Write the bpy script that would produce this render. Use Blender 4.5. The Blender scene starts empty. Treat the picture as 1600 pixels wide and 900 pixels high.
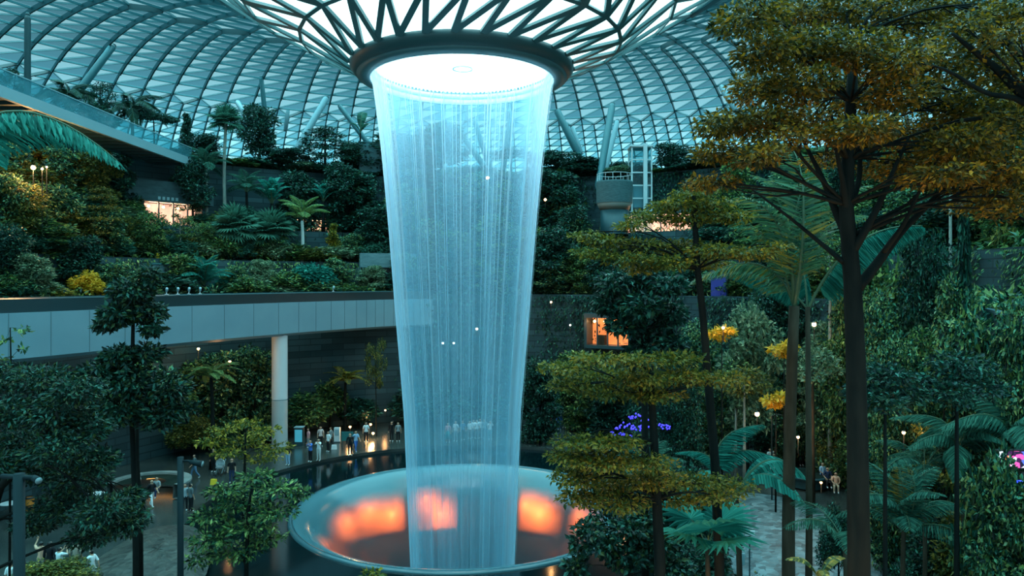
import bpy, math
import numpy as np
from mathutils import Vector, Matrix

SC = bpy.context.scene
COL = SC.collection
PI = math.pi
H = 13.5                      # eye height above the plaza
F = 1130.0                    # focal length in pixels of the 1600x900 frame
AX, AY = -3.0, 44.0           # axis of the falling water

# ------------------------------------------------------------------ camera, sky, exposure
cam_data = bpy.data.cameras.new('camera')
cam = bpy.data.objects.new('camera', cam_data)
COL.objects.link(cam)
cam.location = (0, 0, H)
cam.rotation_euler = (PI / 2, 0, 0)
cam_data.sensor_width = 36
cam_data.lens = 36 * F / 1600
cam_data.shift_y = -10 / 1600
cam_data.clip_end = 500
SC.camera = cam
SC.view_settings.view_transform = 'Standard'
SC.view_settings.look = 'None'
SC.view_settings.gamma = 1
SC.view_settings.use_curve_mapping = False
SC.view_settings.exposure = 0.85
SC.cycles.use_denoising = True
SC.cycles.max_bounces = 6
SC.cycles.diffuse_bounces = 3
SC.cycles.glossy_bounces = 3
SC.cycles.transmission_bounces = 4
SC.cycles.transparent_max_bounces = 20
SC.cycles.sample_clamp_indirect = 4
SC.cycles.caustics_reflective = False
SC.cycles.caustics_refractive = False

SKY = [(0.00, (0.62, 0.95, 1.00), 0.85), (0.16, (0.55, 0.93, 1.00), 0.72), (0.215, (0.28, 0.80, 0.96), 0.30),
       (0.28, (0.19, 0.70, 0.90), 0.15), (0.36, (0.22, 0.74, 0.92), 0.16), (0.46, (0.50, 0.92, 1.00), 1.3), (0.60, (0.66, 0.98, 1.00), 2.2), (1.0, (0.74, 1.0, 0.96), 4.6)]
world = bpy.data.worlds.new('sky')
SC.world = world
world.use_nodes = True
nt = world.node_tree
nt.nodes.clear()
wo = nt.nodes.new('ShaderNodeOutputWorld')
bg = nt.nodes.new('ShaderNodeBackground')
tc = nt.nodes.new('ShaderNodeTexCoord')
sx = nt.nodes.new('ShaderNodeSeparateXYZ')
rp = nt.nodes.new('ShaderNodeValToRGB')
while len(rp.color_ramp.elements) < len(SKY):
    rp.color_ramp.elements.new(0.5)
for e, (p, c, s) in zip(rp.color_ramp.elements, SKY):
    e.position = p
    e.color = (c[0] * s, c[1] * s, c[2] * s, 1)
bg.inputs[1].default_value = 1.0
nt.links.new(tc.outputs['Generated'], sx.inputs[0])
nt.links.new(sx.outputs['Z'], rp.inputs[0])
nt.links.new(rp.outputs[0], bg.inputs[0])
nt.links.new(bg.outputs[0], wo.inputs[0])

# ------------------------------------------------------------------ helpers
def at(px, py, Y):
    """world point seen at pixel (px, py) at depth Y"""
    return np.array([(px - 800) / F * Y, Y, H + (440 - py) / F * Y])

def on_floor(px, py, z=0.0):
    Y = (H - z) * F / (py - 440)
    return np.array([(px - 800) / F * Y, Y, z])

def on_ring(px, r, far=True):
    """plan point where the vertical plane through column px meets the circle of radius r about the axis"""
    k = (px - 800) / F
    a = 1 + k * k
    b = -2 * (k * AX + AY)
    c = AX * AX + AY * AY - r * r
    d = math.sqrt(max(b * b - 4 * a * c, 0))
    Y = (-b + (d if far else -d)) / (2 * a)
    return k * Y, Y

def unit(v):
    v = np.asarray(v, float)
    n = np.linalg.norm(v, axis=-1, keepdims=True)
    return v / np.where(n < 1e-9, 1, n)

class MB:
    """collects polygons and links them as ONE mesh object"""
    def __init__(s):
        s.V = []; s.n = 0; s.L = []; s.C = []; s.M = []
    def add(s, v, faces, mat=0):
        v = np.asarray(v, float).reshape(-1, 3)
        s.V.append(v)
        if isinstance(faces, np.ndarray):
            k = faces.shape[1]
            s.L.append((faces + s.n).ravel()); s.C.append(np.full(len(faces), k)); s.M.append(np.full(len(faces), mat))
        else:
            for f in faces:
                s.L.append(np.array(f) + s.n); s.C.append(np.array([len(f)])); s.M.append(np.array([mat]))
        s.n += len(v)
        return s
    def box(s, c, size, rz=0.0, mat=0):
        x, y, z = np.array(size) / 2
        v = np.array([[-x, -y, -z], [x, -y, -z], [x, y, -z], [-x, y, -z], [-x, -y, z], [x, -y, z], [x, y, z], [-x, y, z]])
        cs, sn = math.cos(rz), math.sin(rz)
        v = v @ np.array([[cs, sn, 0], [-sn, cs, 0], [0, 0, 1]]) + np.array(c)
        return s.add(v, np.array([[0, 3, 2, 1], [4, 5, 6, 7], [0, 1, 5, 4], [1, 2, 6, 5], [2, 3, 7, 6], [3, 0, 4, 7]]), mat)
    def beam(s, p, q, w, d, up, mat=0):
        """box beam from p to q: w across, d deep along up (hanging from the line p-q)"""
        p = np.asarray(p, float); q = np.asarray(q, float)
        t = unit(q - p); up = unit(np.asarray(up, float) - t * np.dot(t, up)); sd = np.cross(t, up) * w / 2
        dn = up * d
        v = np.array([p - sd, p + sd, p + sd - dn, p - sd - dn, q - sd, q + sd, q + sd - dn, q - sd - dn])
        return s.add(v, np.array([[0, 1, 2, 3], [7, 6, 5, 4], [0, 4, 5, 1], [1, 5, 6, 2], [2, 6, 7, 3], [3, 7, 4, 0]]), mat)
    def tube(s, pts, rad, seg=8, mat=0, caps=True):
        pts = np.asarray(pts, float)
        n = len(pts)
        rad = np.broadcast_to(np.asarray(rad, float), (n,))
        t = np.gradient(pts, axis=0); t = unit(t)
        ref = np.array([0, 0, 1.0]) if abs(t[0][2]) < .9 else np.array([1.0, 0, 0])
        a = np.arange(seg) / seg * 2 * PI
        V = []
        u = None
        for i in range(n):
            if u is None: u = np.cross(t[i], ref)
            u = u - t[i] * np.dot(u, t[i]); u = u / (np.linalg.norm(u) + 1e-12)
            w = np.cross(t[i], u)
            V.append(pts[i] + rad[i] * (np.cos(a)[:, None] * u + np.sin(a)[:, None] * w))
        i = np.arange(n - 1)[:, None] * seg; j = np.arange(seg)[None, :]; k = (j + 1) % seg
        f = np.stack([i + j, i + k, i + seg + k, i + seg + j], -1).reshape(-1, 4)
        b = s.n
        s.add(np.concatenate(V), f, mat)
        if caps:
            s.L.append(np.arange(seg)[::-1] + b); s.C.append(np.array([seg])); s.M.append(np.array([mat]))
            s.L.append(np.arange(seg) + b + (n - 1) * seg); s.C.append(np.array([seg])); s.M.append(np.array([mat]))
        return s
    def lathe(s, prof, seg, c=(0, 0, 0), mat=0, a0=0.0, a1=2 * PI, closed=False):
        prof = np.asarray(prof, float)
        full = abs(a1 - a0 - 2 * PI) < 1e-6
        na = seg if full else seg + 1
        a = a0 + (a1 - a0) * np.arange(na) / seg
        V = np.stack([prof[:, 0][:, None] * np.cos(a), prof[:, 0][:, None] * np.sin(a), np.repeat(prof[:, 1][:, None], na, 1)], -1)
        V = V.reshape(-1, 3) + np.array(c)
        n = len(prof)
        rows = n if closed else n - 1
        i = np.arange(rows)[:, None]; j = np.arange(seg)[None, :]; k = (j + 1) % na
        i2 = (i + 1) % n
        f = np.stack([i * na + j, i * na + k, i2 * na + k, i2 * na + j], -1).reshape(-1, 4)
        return s.add(V, f, mat)
    def leaves(s, P, D, N, L, W, mat=0, fold=.12):
        P = np.asarray(P); D = unit(D); S = unit(np.cross(D, N)); N = np.cross(S, D)
        L = np.asarray(L).reshape(-1, 1) * np.ones((len(P), 1)); W = np.asarray(W).reshape(-1, 1) * np.ones((len(P), 1))
        m = P + D * L * .45
        V = np.stack([P, m + S * W / 2 + N * W * fold, P + D * L - N * L * .08, m - S * W / 2 + N * W * fold], 1).reshape(-1, 3)
        f = (np.arange(len(P))[:, None] * 4 + np.arange(4)[None, :])
        return s.add(V, f, mat)
    def ball(s, c, r, seg=10, rings=6, mat=0):
        r = np.broadcast_to(np.asarray(r, float), (3,))
        th = np.linspace(0, PI, rings + 1)[1:-1]; a = np.arange(seg) / seg * 2 * PI
        V = [[0, 0, 1]] + [[math.sin(t) * math.cos(x), math.sin(t) * math.sin(x), math.cos(t)] for t in th for x in a] + [[0, 0, -1]]
        V = np.array(V) * r + np.array(c)
        fs = [[0, 1 + j, 1 + (j + 1) % seg] for j in range(seg)]
        for i in range(len(th) - 1):
            fs += [[1 + i * seg + j, 1 + (i + 1) * seg + j, 1 + (i + 1) * seg + (j + 1) % seg, 1 + i * seg + (j + 1) % seg] for j in range(seg)]
        e = len(V) - 1; b = 1 + (len(th) - 1) * seg
        fs += [[b + j, e, b + (j + 1) % seg] for j in range(seg)]
        return s.add(V, fs, mat)
    def mesh(s, name, smooth=False):
        me = bpy.data.meshes.new(name)
        V = np.concatenate(s.V); L = np.concatenate(s.L).astype(np.int32); C = np.concatenate(s.C).astype(np.int32)
        me.vertices.add(len(V)); me.vertices.foreach_set('co', V.ravel().astype(np.float32))
        me.loops.add(len(L)); me.loops.foreach_set('vertex_index', L)
        me.polygons.add(len(C))
        me.polygons.foreach_set('loop_start', np.concatenate([[0], np.cumsum(C)[:-1]]).astype(np.int32))
        me.polygons.foreach_set('loop_total', C)
        me.polygons.foreach_set('material_index', np.concatenate(s.M).astype(np.int32))
        me.polygons.foreach_set('use_smooth', np.full(len(C), smooth))
        me.update(calc_edges=True)
        return me
    def build(s, name, mats, parent=None, smooth=False, loc=None):
        return link_mesh(name, s.mesh(name, smooth), mats, parent, loc)

def link_mesh(name, me, mats, parent=None, loc=None):
    if not me.materials:
        for m in (mats if isinstance(mats, (list, tuple)) else [mats]):
            me.materials.append(m)
    o = bpy.data.objects.new(name, me)
    COL.objects.link(o)
    if parent is not None: o.parent = parent
    if loc is not None: o.location = loc
    return o

def tag(o, label, cat, group=None):
    o['label'] = label; o['category'] = cat
    if group: o['group'] = group
    return o

def thing(name, label, cat, loc=(0, 0, 0), rz=0.0, group=None):
    o = bpy.data.objects.new(name, None)
    COL.objects.link(o)
    o.location = [float(v) for v in loc]; o.rotation_euler = (0, 0, rz)
    o.empty_display_size = .3
    return tag(o, label, cat, group) if label else o

def structure(o):
    o['kind'] = 'structure'; return o

def stuff(o, label, cat):
    o['kind'] = 'stuff'; return tag(o, label, cat)

def copy_tree(o, parent=None):
    c = o.copy(); COL.objects.link(c)
    if parent is not None: c.parent = parent
    for ch in list(o.children): copy_tree(ch, c)
    return c

def lamp(name, kind, loc, color, power, parent=None, size=.2, rot=None, spot=None, size_y=None):
    d = bpy.data.lights.new(name, kind)
    d.color = color; d.energy = power
    if kind == 'AREA':
        d.size = size
        if size_y: d.shape = 'RECTANGLE'; d.size_y = size_y
    else: d.shadow_soft_size = size
    if kind == 'SPOT' and spot: d.spot_size = spot; d.spot_blend = .6
    o = bpy.data.objects.new(name, d); COL.objects.link(o)
    o.location = [float(v) for v in loc]
    if rot: o.rotation_euler = rot
    if parent is not None: o.parent = parent
    return o

# ------------------------------------------------------------------ materials
def new_mat(name):
    m = bpy.data.materials.new(name); m.use_nodes = True
    t = m.node_tree; t.nodes.clear()
    out = t.nodes.new('ShaderNodeOutputMaterial')
    return m, t, out

def N(t, kind, **inp):
    n = t.nodes.new(kind)
    for k, v in inp.items():
        key = k.replace('_', ' ')
        n.inputs[key if key in n.inputs else int(k[1:])].default_value = v
    return n

def c4(c): return (c[0], c[1], c[2], 1)

def plain(name, col, rough=.5, metal=0.0, emit=None, estr=1.0, spec=.5):
    m, t, out = new_mat(name)
    b = N(t, 'ShaderNodeBsdfPrincipled', Base_Color=c4(col), Roughness=rough, Metallic=metal, Specular_IOR_Level=spec)
    if emit: b.inputs['Emission Color'].default_value = c4(emit); b.inputs['Emission Strength'].default_value = estr
    t.links.new(b.outputs[0], out.inputs[0])
    return m

def noisy(name, c0, c1, scale=3.0, rough=.6, stretch=(1, 1, 1), bump=0.0, spec=.4, detail=4, emit=None, estr=0):
    m, t, out = new_mat(name)
    co = N(t, 'ShaderNodeTexCoord'); mp = N(t, 'ShaderNodeMapping'); mp.inputs['Scale'].default_value = stretch
    nz = N(t, 'ShaderNodeTexNoise', Scale=scale, Detail=detail)
    r = N(t, 'ShaderNodeValToRGB')
    r.color_ramp.elements[0].position = .3; r.color_ramp.elements[1].position = .7
    r.color_ramp.elements[0].color = c4(c0); r.color_ramp.elements[1].color = c4(c1)
    b = N(t, 'ShaderNodeBsdfPrincipled', Roughness=rough, Specular_IOR_Level=spec)
    t.links.new(co.outputs['Object'], mp.inputs[0]); t.links.new(mp.outputs[0], nz.inputs['Vector'])
    t.links.new(nz.outputs[0], r.inputs[0]); t.links.new(r.outputs[0], b.inputs['Base Color'])
    if bump:
        bp = N(t, 'ShaderNodeBump', Strength=bump, Distance=.1)
        t.links.new(nz.outputs[0], bp.inputs['Height']); t.links.new(bp.outputs[0], b.inputs['Normal'])
    if emit:
        mx = N(t, 'ShaderNodeMix'); mx.data_type = 'RGBA'
        b.inputs['Emission Color'].default_value = c4(emit)
        mr = N(t, 'ShaderNodeMath'); mr.operation = 'MULTIPLY'; mr.inputs[1].default_value = estr * 2
        t.links.new(nz.outputs[0], mr.inputs[0]); t.links.new(mr.outputs[0], b.inputs['Emission Strength'])
    t.links.new(b.outputs[0], out.inputs[0])
    return m

def leaf_mat(name, cols, trans=.3, rough=.38, spec=.26):
    """cols: list of leaf colours; every leaf takes one between them"""
    k = 1.5 if name in ('leaves_mixed', 'leaves_green', 'leaves_sage', 'leaves_olive') else 1.0  # bright leaf colours raised to stand in for light from above
    cols = [tuple(min(.9, v * (k if max(c) > .05 else 1)) for v in c) for c in cols]
    m, t, out = new_mat(name)
    g = N(t, 'ShaderNodeNewGeometry')
    r = N(t, 'ShaderNodeValToRGB')
    while len(r.color_ramp.elements) < len(cols): r.color_ramp.elements.new(.5)
    for i, (e, c) in enumerate(zip(r.color_ramp.elements, cols)):
        e.position = i / (len(cols) - 1); e.color = c4(c)
    b = N(t, 'ShaderNodeBsdfPrincipled', Roughness=rough, Specular_IOR_Level=spec)
    tr = N(t, 'ShaderNodeBsdfTranslucent')
    mx = N(t, 'ShaderNodeMixShader'); mx.inputs[0].default_value = trans
    t.links.new(g.outputs['Random Per Island'], r.inputs[0])
    t.links.new(r.outputs[0], b.inputs['Base Color']); t.links.new(r.outputs[0], tr.inputs['Color'])
    t.links.new(b.outputs[0], mx.inputs[1]); t.links.new(tr.outputs[0], mx.inputs[2])
    t.links.new(mx.outputs[0], out.inputs[0])
    return m

def glass(name, tint, trans_w=.0, trans_col=(1, 1, 1), gloss=.06):
    """thin pane: tinted see-through, a translucent share, a glossy share"""
    m, t, out = new_mat(name)
    a = N(t, 'ShaderNodeBsdfTransparent', Color=c4(tint))
    b = N(t, 'ShaderNodeBsdfTranslucent', Color=c4(trans_col))
    mx = N(t, 'ShaderNodeMixShader'); mx.inputs[0].default_value = trans_w
    t.links.new(a.outputs[0], mx.inputs[1]); t.links.new(b.outputs[0], mx.inputs[2])
    last = mx
    if gloss:
        gl = N(t, 'ShaderNodeBsdfGlossy', Roughness=.05)
        m2 = N(t, 'ShaderNodeMixShader'); m2.inputs[0].default_value = gloss
        t.links.new(mx.outputs[0], m2.inputs[1]); t.links.new(gl.outputs[0], m2.inputs[2]); last = m2
    t.links.new(last.outputs[0], out.inputs[0])
    return m

M = {}
M['steel_dark'] = plain('dark_steel', (.012, .05, .06), .4)
M['steel_teal'] = plain('teal_steel', (.03, .13, .15), .4)
M['steel_pale'] = plain('pale_steel', (.25, .38, .42), .4)
M['white_paint'] = plain('white_paint', (.62, .68, .70), .4)
M['ring_paint'] = plain('ring_paint', (.022, .075, .085), .45)
M['ring_soffit'] = plain('ring_soffit', (.045, .13, .145), .45)
M['beam_paint'] = noisy('beam_paint', (.15, .29, .35), (.18, .33, .39), .35, .45, spec=.3)
M['parapet'] = plain('parapet_dark', (.008, .035, .042), .35)
M['bark_dark'] = noisy('bark_dark', (.005, .008, .008), (.014, .016, .014), 4, .85, (1, 1, .25), .3, .1)
M['bark_brown'] = noisy('bark_brown', (.03, .024, .016), (.07, .052, .036), 4, .85, (1, 1, .25), .3, .1)
M['bark_pale'] = noisy('bark_pale', (.20, .22, .19), (.34, .36, .32), 3, .8, (1, 1, .4), .2, .2)
M['soil'] = noisy('soil', (.006, .014, .012), (.016, .028, .022), 1.2, .95, spec=.1)
M['black'] = plain('black_paint', (.008, .012, .014), .4)

def stone_mat():
    m, t, out = new_mat('terrace_stone')
    co = N(t, 'ShaderNodeTexCoord'); sp = N(t, 'ShaderNodeSeparateXYZ')
    at2 = N(t, 'ShaderNodeMath'); at2.operation = 'ARCTAN2'
    mu = N(t, 'ShaderNodeMath'); mu.operation = 'MULTIPLY'; mu.inputs[1].default_value = 34
    cb = N(t, 'ShaderNodeCombineXYZ')
    br = N(t, 'ShaderNodeTexBrick', Scale=1.0, Color1=(.014, .04, .047, 1), Color2=(.035, .08, .09, 1), Mortar=(.010, .028, .034, 1))
    br.inputs['Brick Width'].default_value = 2.6; br.inputs['Row Height'].default_value = .55; br.inputs['Mortar Size'].default_value = .04
    b = N(t, 'ShaderNodeBsdfPrincipled', Roughness=.7, Specular_IOR_Level=.3)
    L = t.links.new
    L(co.outputs['Object'], sp.inputs[0]); L(sp.outputs['Y'], at2.inputs[0]); L(sp.outputs['X'], at2.inputs[1]); L(at2.outputs[0], mu.inputs[0])
    L(mu.outputs[0], cb.inputs[0]); L(sp.outputs['Z'], cb.inputs[1]); L(cb.outputs[0], br.inputs['Vector'])
    L(br.outputs[0], b.inputs['Base Color']); L(b.outputs[0], out.inputs[0])
    return m
M['stone'] = stone_mat()

# ================================================================== THE SETTING
AX0 = (AX, AY, 0)
M['floor'] = noisy('wet_paving', (.022, .032, .032), (.05, .06, .056), .5, .22, spec=.5, bump=.02)
M['moat'] = plain('dark_moat_water', (.001, .008, .010), .1, spec=.35)
R_BOWL, R_MOAT = 10.2, 15.7

structure(MB().lathe([(R_MOAT, -.3), (R_MOAT, 0), (90, 0), (90, -.15)], 128).build('floor', M['floor'], None, False, AX0))
structure(MB().lathe([(R_BOWL + .02, -.22), (R_MOAT, -.22)], 128).build('moat_water', M['moat'], None, True, AX0))

# pebbled slope of the path at the right, and the rocky bed at the left
def pebble_mat(name, c0, c1):
    m, t, out = new_mat(name)
    co = N(t, 'ShaderNodeTexCoord'); vo = N(t, 'ShaderNodeTexVoronoi', Scale=3.2); nz = N(t, 'ShaderNodeTexNoise', Scale=.8, Detail=5)
    mu = N(t, 'ShaderNodeMath'); mu.operation = 'MULTIPLY'
    r = N(t, 'ShaderNodeValToRGB'); r.color_ramp.elements[0].color = c4(c0); r.color_ramp.elements[1].color = c4(c1)
    r.color_ramp.elements[0].position = .08; r.color_ramp.elements[1].position = .5
    b = N(t, 'ShaderNodeBsdfPrincipled', Roughness=.6); bp = N(t, 'ShaderNodeBump', Strength=.6, Distance=.08)
    L = t.links.new
    L(co.outputs['Object'], vo.inputs['Vector']); L(co.outputs['Object'], nz.inputs['Vector'])
    L(vo.outputs['Color'], mu.inputs[0]); L(nz.outputs[0], mu.inputs[1]); L(mu.outputs[0], r.inputs[0]); L(r.outputs[0], b.inputs['Base Color'])
    L(vo.outputs['Distance'], bp.inputs['Height']); L(bp.outputs[0], b.inputs['Normal']); L(b.outputs[0], out.inputs[0])
    return m
M['pebble_blue'] = pebble_mat('pebbles_blue_grey', (.018, .045, .055), (.12, .20, .22))
M['pebble_brown'] = pebble_mat('rocks_brown_grey', (.012, .014, .012), (.06, .062, .052))

def bed(name, outline, hgt, mat, seed, bumpy=.0):
    """a gently mounded piece of ground over a plan outline"""
    rg = np.random.default_rng(seed)
    o = np.array(outline, float); c = o.mean(0)
    mb = MB(); k = 6; n = len(o)
    V = []
    for i in range(k + 1):
        f = 1 - i / k
        z = hgt * (1 - f ** 2.2)
        ring = c + (o - c) * f
        V += [[p[0], p[1], z + (rg.uniform(-bumpy, bumpy) if 0 < i else 0)] for p in ring]
    fs = [[i * n + j, i * n + (j + 1) % n, (i + 1) * n + (j + 1) % n, (i + 1) * n + j] for i in range(k) for j in range(n)]
    mb.add(V, np.array(fs))
    return structure(mb.build(name, mat, None, True))

def smooth_loop(pts, n=48):
    pts = np.array(pts, float); m = len(pts)
    out = []
    for i in range(n):
        u = i / n * m; a = int(u); f = u - a
        p = [pts[(a + k - 1) % m] for k in range(4)]
        out.append(.5 * ((2 * p[1]) + (-p[0] + p[2]) * f + (2 * p[0] - 5 * p[1] + 4 * p[2] - p[3]) * f * f + (-p[0] + 3 * p[1] - 3 * p[2] + p[3]) * f ** 3))
    return np.array(out)

bed('ground_pebble_slope', smooth_loop([(10.4, 31), (14.5, 29.5), (18.2, 33), (19, 40), (17.2, 45), (14.2, 46), (12.6, 41), (10.8, 36)]), .5, M['pebble_blue'], 1, .02)
bed('ground_rock_bed', smooth_loop([(-19.8, 33), (-16.8, 31), (-14, 32), (-15.3, 36.5), (-17.8, 40), (-20, 39)]), .45, M['pebble_brown'], 2, .07)

# ------------------------------------------------------------------ terraces round the valley
TIERS = {'A': (27.0, 12.0, 31.5), 'B': (31.5, 15.2, 36.5), 'C': (36.5, 18.5, 42.0), 'E': (42.0, 25.5, 68.0)}
zlow = 0.0
AZ0, AZ1 = math.radians(-38), math.radians(205)
for k, (r, z, r2) in TIERS.items():
    structure(MB().lathe([(r + .6, zlow), (r, zlow), (r, z + .25), (r + .35, z + .25), (r + .35, z)], 120, a0=AZ0, a1=AZ1).build('wall_terrace', M['stone'], None, False, AX0))
    structure(MB().lathe([(r + .3, z), (r2 + .3, z)], 120, a0=AZ0, a1=AZ1).build('ground_terrace', M['soil'], None, False, AX0))
    cap = MB()
    for az in (AZ0, AZ1):
        e = np.array([math.cos(az), math.sin(az), 0])
        cap.add([e * r, e * r2, e * r2 + [0, 0, z], e * r + [0, 0, z]], [[0, 1, 2, 3]])
    structure(cap.build('wall_terrace', M['stone'], None, False, AX0))
    zlow = z

# ------------------------------------------------------------------ glass roof: a funnel round the oculus, then the wide vault
PROF = np.array([(6.7, 13.0), (8.0, 13.6), (9.5, 14.35), (11, 15.15), (12.6, 16.1), (14, 17.0), (16, 18.3), (18, 19.6), (20, 20.7), (24, 22.6), (28, 24), (32, 24.9), (36, 25.5), (40, 25.8), (44, 25.8), (48, 25.3),
                 (52, 24.3), (55, 23), (58, 21.2), (61, 18.8), (64, 15.6), (66, 12.8), (68, 9), (69, 6)])
def prof_z(r): return float(np.interp(r, PROF[:, 0], PROF[:, 1])) + H
def resample(r0, r1, step):
    rr = np.linspace(r0, r1, 800); zz = np.interp(rr, PROF[:, 0], PROF[:, 1])
    s = np.concatenate([[0], np.cumsum(np.hypot(np.diff(rr), np.diff(zz)))])
    n = max(2, int(round(s[-1] / step)))
    q = np.interp(np.linspace(0, s[-1], n + 1), s, rr)
    return q
rows = []          # (r, z, count, angular offset)
for i, r in enumerate([6.7, 9.5, 12.6, 16.0]):
    rows.append((r, prof_z(r), 28, (i % 2) * .5))
for r in resample(16, 38, 2.3)[1:]: rows.append((r, prof_z(r), 56, 0))
for r in resample(38, 56, 1.8)[1:]: rows.append((r, prof_z(r), 112, 0))
for r in resample(56, 69, 1.3)[1:]: rows.append((r, prof_z(r), 224, 0))
def ring_pts(row):
    r, z, n, off = row
    a = (np.arange(n) + off) / n * 2 * PI
    return np.stack([r * np.cos(a), r * np.sin(a), np.full(n, z)], -1)
glz, fun, ribs, hoops, braces = MB(), MB(), MB(), MB(), MB()
for i in range(len(rows) - 1):
    p, q = ring_pts(rows[i]), ring_pts(rows[i + 1])
    n, m = len(p), len(q)
    up = np.array([0, 0, 1.0])
    dr, dz = rows[i + 1][0] - rows[i][0], rows[i + 1][1] - rows[i][1]
    far = rows[i][0] >= 15.9
    big = not far
    wr, dp = (.33, .18) if big else ((.17, .40) if rows[i][0] < 37 else ((.15, .50) if rows[i][0] < 54 else (.11, .38)))
    def nrm(pt):
        e = unit(np.array([pt[0], pt[1], 0]))
        return unit(-dz * e + dr * up)
    tri = []
    if n == m and rows[i][3] != rows[i + 1][3] or (n == m and big):
        sh = 0 if rows[i + 1][3] > rows[i][3] else -1
        for j in range(n):
            a, b = (j + sh) % n, (j + sh + 1) % n
            tri += [[j, n + a, n + b, 0], [j, n + b, (j + 1) % n, 1]]
            for e in (a, b): hoops.beam(p[j], q[e], wr, dp, nrm(p[j]))
    elif n == m:
        for j in range(n):
            k = (j + 1) % n
            tri += [[j, n + j, n + k, 0], [j, n + k, k, 1]]
            ribs.beam(p[j], q[j], wr, dp, nrm(p[j]))
            braces.beam(p[j], q[k], .05, .16, nrm(p[j]))
    else:
        for j in range(n):
            k = (j + 1) % n; c = 2 * j; d = (2 * j + 1) % m; e = (2 * j + 2) % m
            tri += [[j, n + c, n + d, 0], [j, n + d, k, 1], [k, n + d, n + e, 0]]
            ribs.beam(p[j], q[c], wr, dp, nrm(p[j])); ribs.beam(p[j], q[d], wr, dp, nrm(p[j])); braces.beam(p[k], q[d], .06, .2, nrm(p[j]))
    for j in range(m):
        hoops.beam(q[j], q[(j + 1) % m], .22 if big else .08, .16 if big else .22, nrm(q[j]))
    V = np.concatenate([p, q]) + np.array([0, 0, .04])
    T = np.array(tri)
    tgt = fun if big else glz
    for mi in (0, 1):
        tgt.add(V, T[T[:, 3] == mi][:, :3], mi)
M['steel_hoop'] = plain('hoop_steel', (.035, .13, .145), .4)
M['steel_rib'] = plain('rib_steel', (.016, .065, .075), .4)
M['pane_frost'] = glass('funnel_glass_sky_white', (.75, .95, 1.0), .75, (.86, .97, 1.0), 0)  # white translucence stands in for bright sky on the clear funnel panes
M['pane_sky_b'] = glass('funnel_glass_sky_pale', (.75, .95, 1.0), .68, (.80, .95, .98), 0)
M['pane_a'] = glass('roof_glass_shaded_half', (.17, .56, .68), .03, (.6, .85, .9), .03)  # alternate panes put the lit and shaded sides of the folds into colour
M['pane_b'] = glass('roof_glass_lit_half', (.44, .80, .90), .10, (.70, .88, .93), .03)
roof = glz.build('ceiling', [M['pane_a'], M['pane_b']], None, False, AX0); structure(roof)
for mb, nm, mt in ((fun, 'funnel_glazing', [M['pane_frost'], M['pane_sky_b']]), (ribs, 'ribs', M['steel_rib']), (hoops, 'hoops', M['steel_hoop']), (braces, 'braces', M['steel_teal'])):
    o = mb.build(nm, mt, roof); o['kind'] = 'structure'

# ------------------------------------------------------------------ oculus ring
ring = thing('oculus_ring', 'dark teal ring round the bright oculus the water falls from', 'roof ring', (AX, AY, H))
MB().lathe([(6.55, 13.15), (6.75, 13.0), (6.72, 12.75), (6.35, 12.32), (6.1, 12.32), (6.3, 12.8), (6.3, 13.15)], 96, closed=True).build('outer_band', M['ring_paint'], ring, True)
MB().lathe([(6.36, 12.33), (5.95, 12.16), (5.6, 12.1), (5.6, 12.2), (6.1, 12.42)], 96, closed=True).build('soffit', M['ring_soffit'], ring, True)
for k in range(28):                                                   # joints of the band
    pass
M['lip'] = plain('white_lip', (.80, .88, .90), .3)
MB().lathe([(5.6, 12.12), (5.52, 12.12), (5.5, 12.45), (5.6, 12.45)], 96, closed=True).build('inner_lip', M['lip'], ring, True)
MB().lathe([(5.62, 12.50), (5.50, 12.50), (5.42, 12.60), (5.42, 12.78), (5.62, 12.78)], 96, closed=True).build('upper_lip', M['lip'], ring, True)
nz_ = MB()
for k in range(120):
    a = k / 120 * 2 * PI
    nz_.box((5.40 * math.cos(a), 5.40 * math.sin(a), 12.86), (.05, .14, .12), a)
no_ = nz_.build('nozzle_fringe', M['steel_dark'], ring); no_['kind'] = 'stuff'
M['disc'] = glass('oculus_disc_glass', (.9, 1, 1), .8, (.95, 1, 1), 0)  # disc added so the oculus opening shows sky-white
MB().lathe([(0.01, 12.95), (1.0, 12.96), (3, 12.99), (5.0, 13.04), (6.4, 13.1)], 96).build('oculus_glass', M['disc'], ring, True)
lamp('oculus_fill_light', 'AREA', (0, 0, 12.44), (.84, .92, 1.0), 560, ring, 9.0).data.shape = 'DISK'  # area light added to brighten the falling water
hub = MB(); hub.lathe([(.55, 12.9), (.62, 12.9), (.62, 12.94), (.55, 12.94)], 40, closed=True)
hub.build('centre_ring', M['steel_pale'], ring, True)

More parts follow.
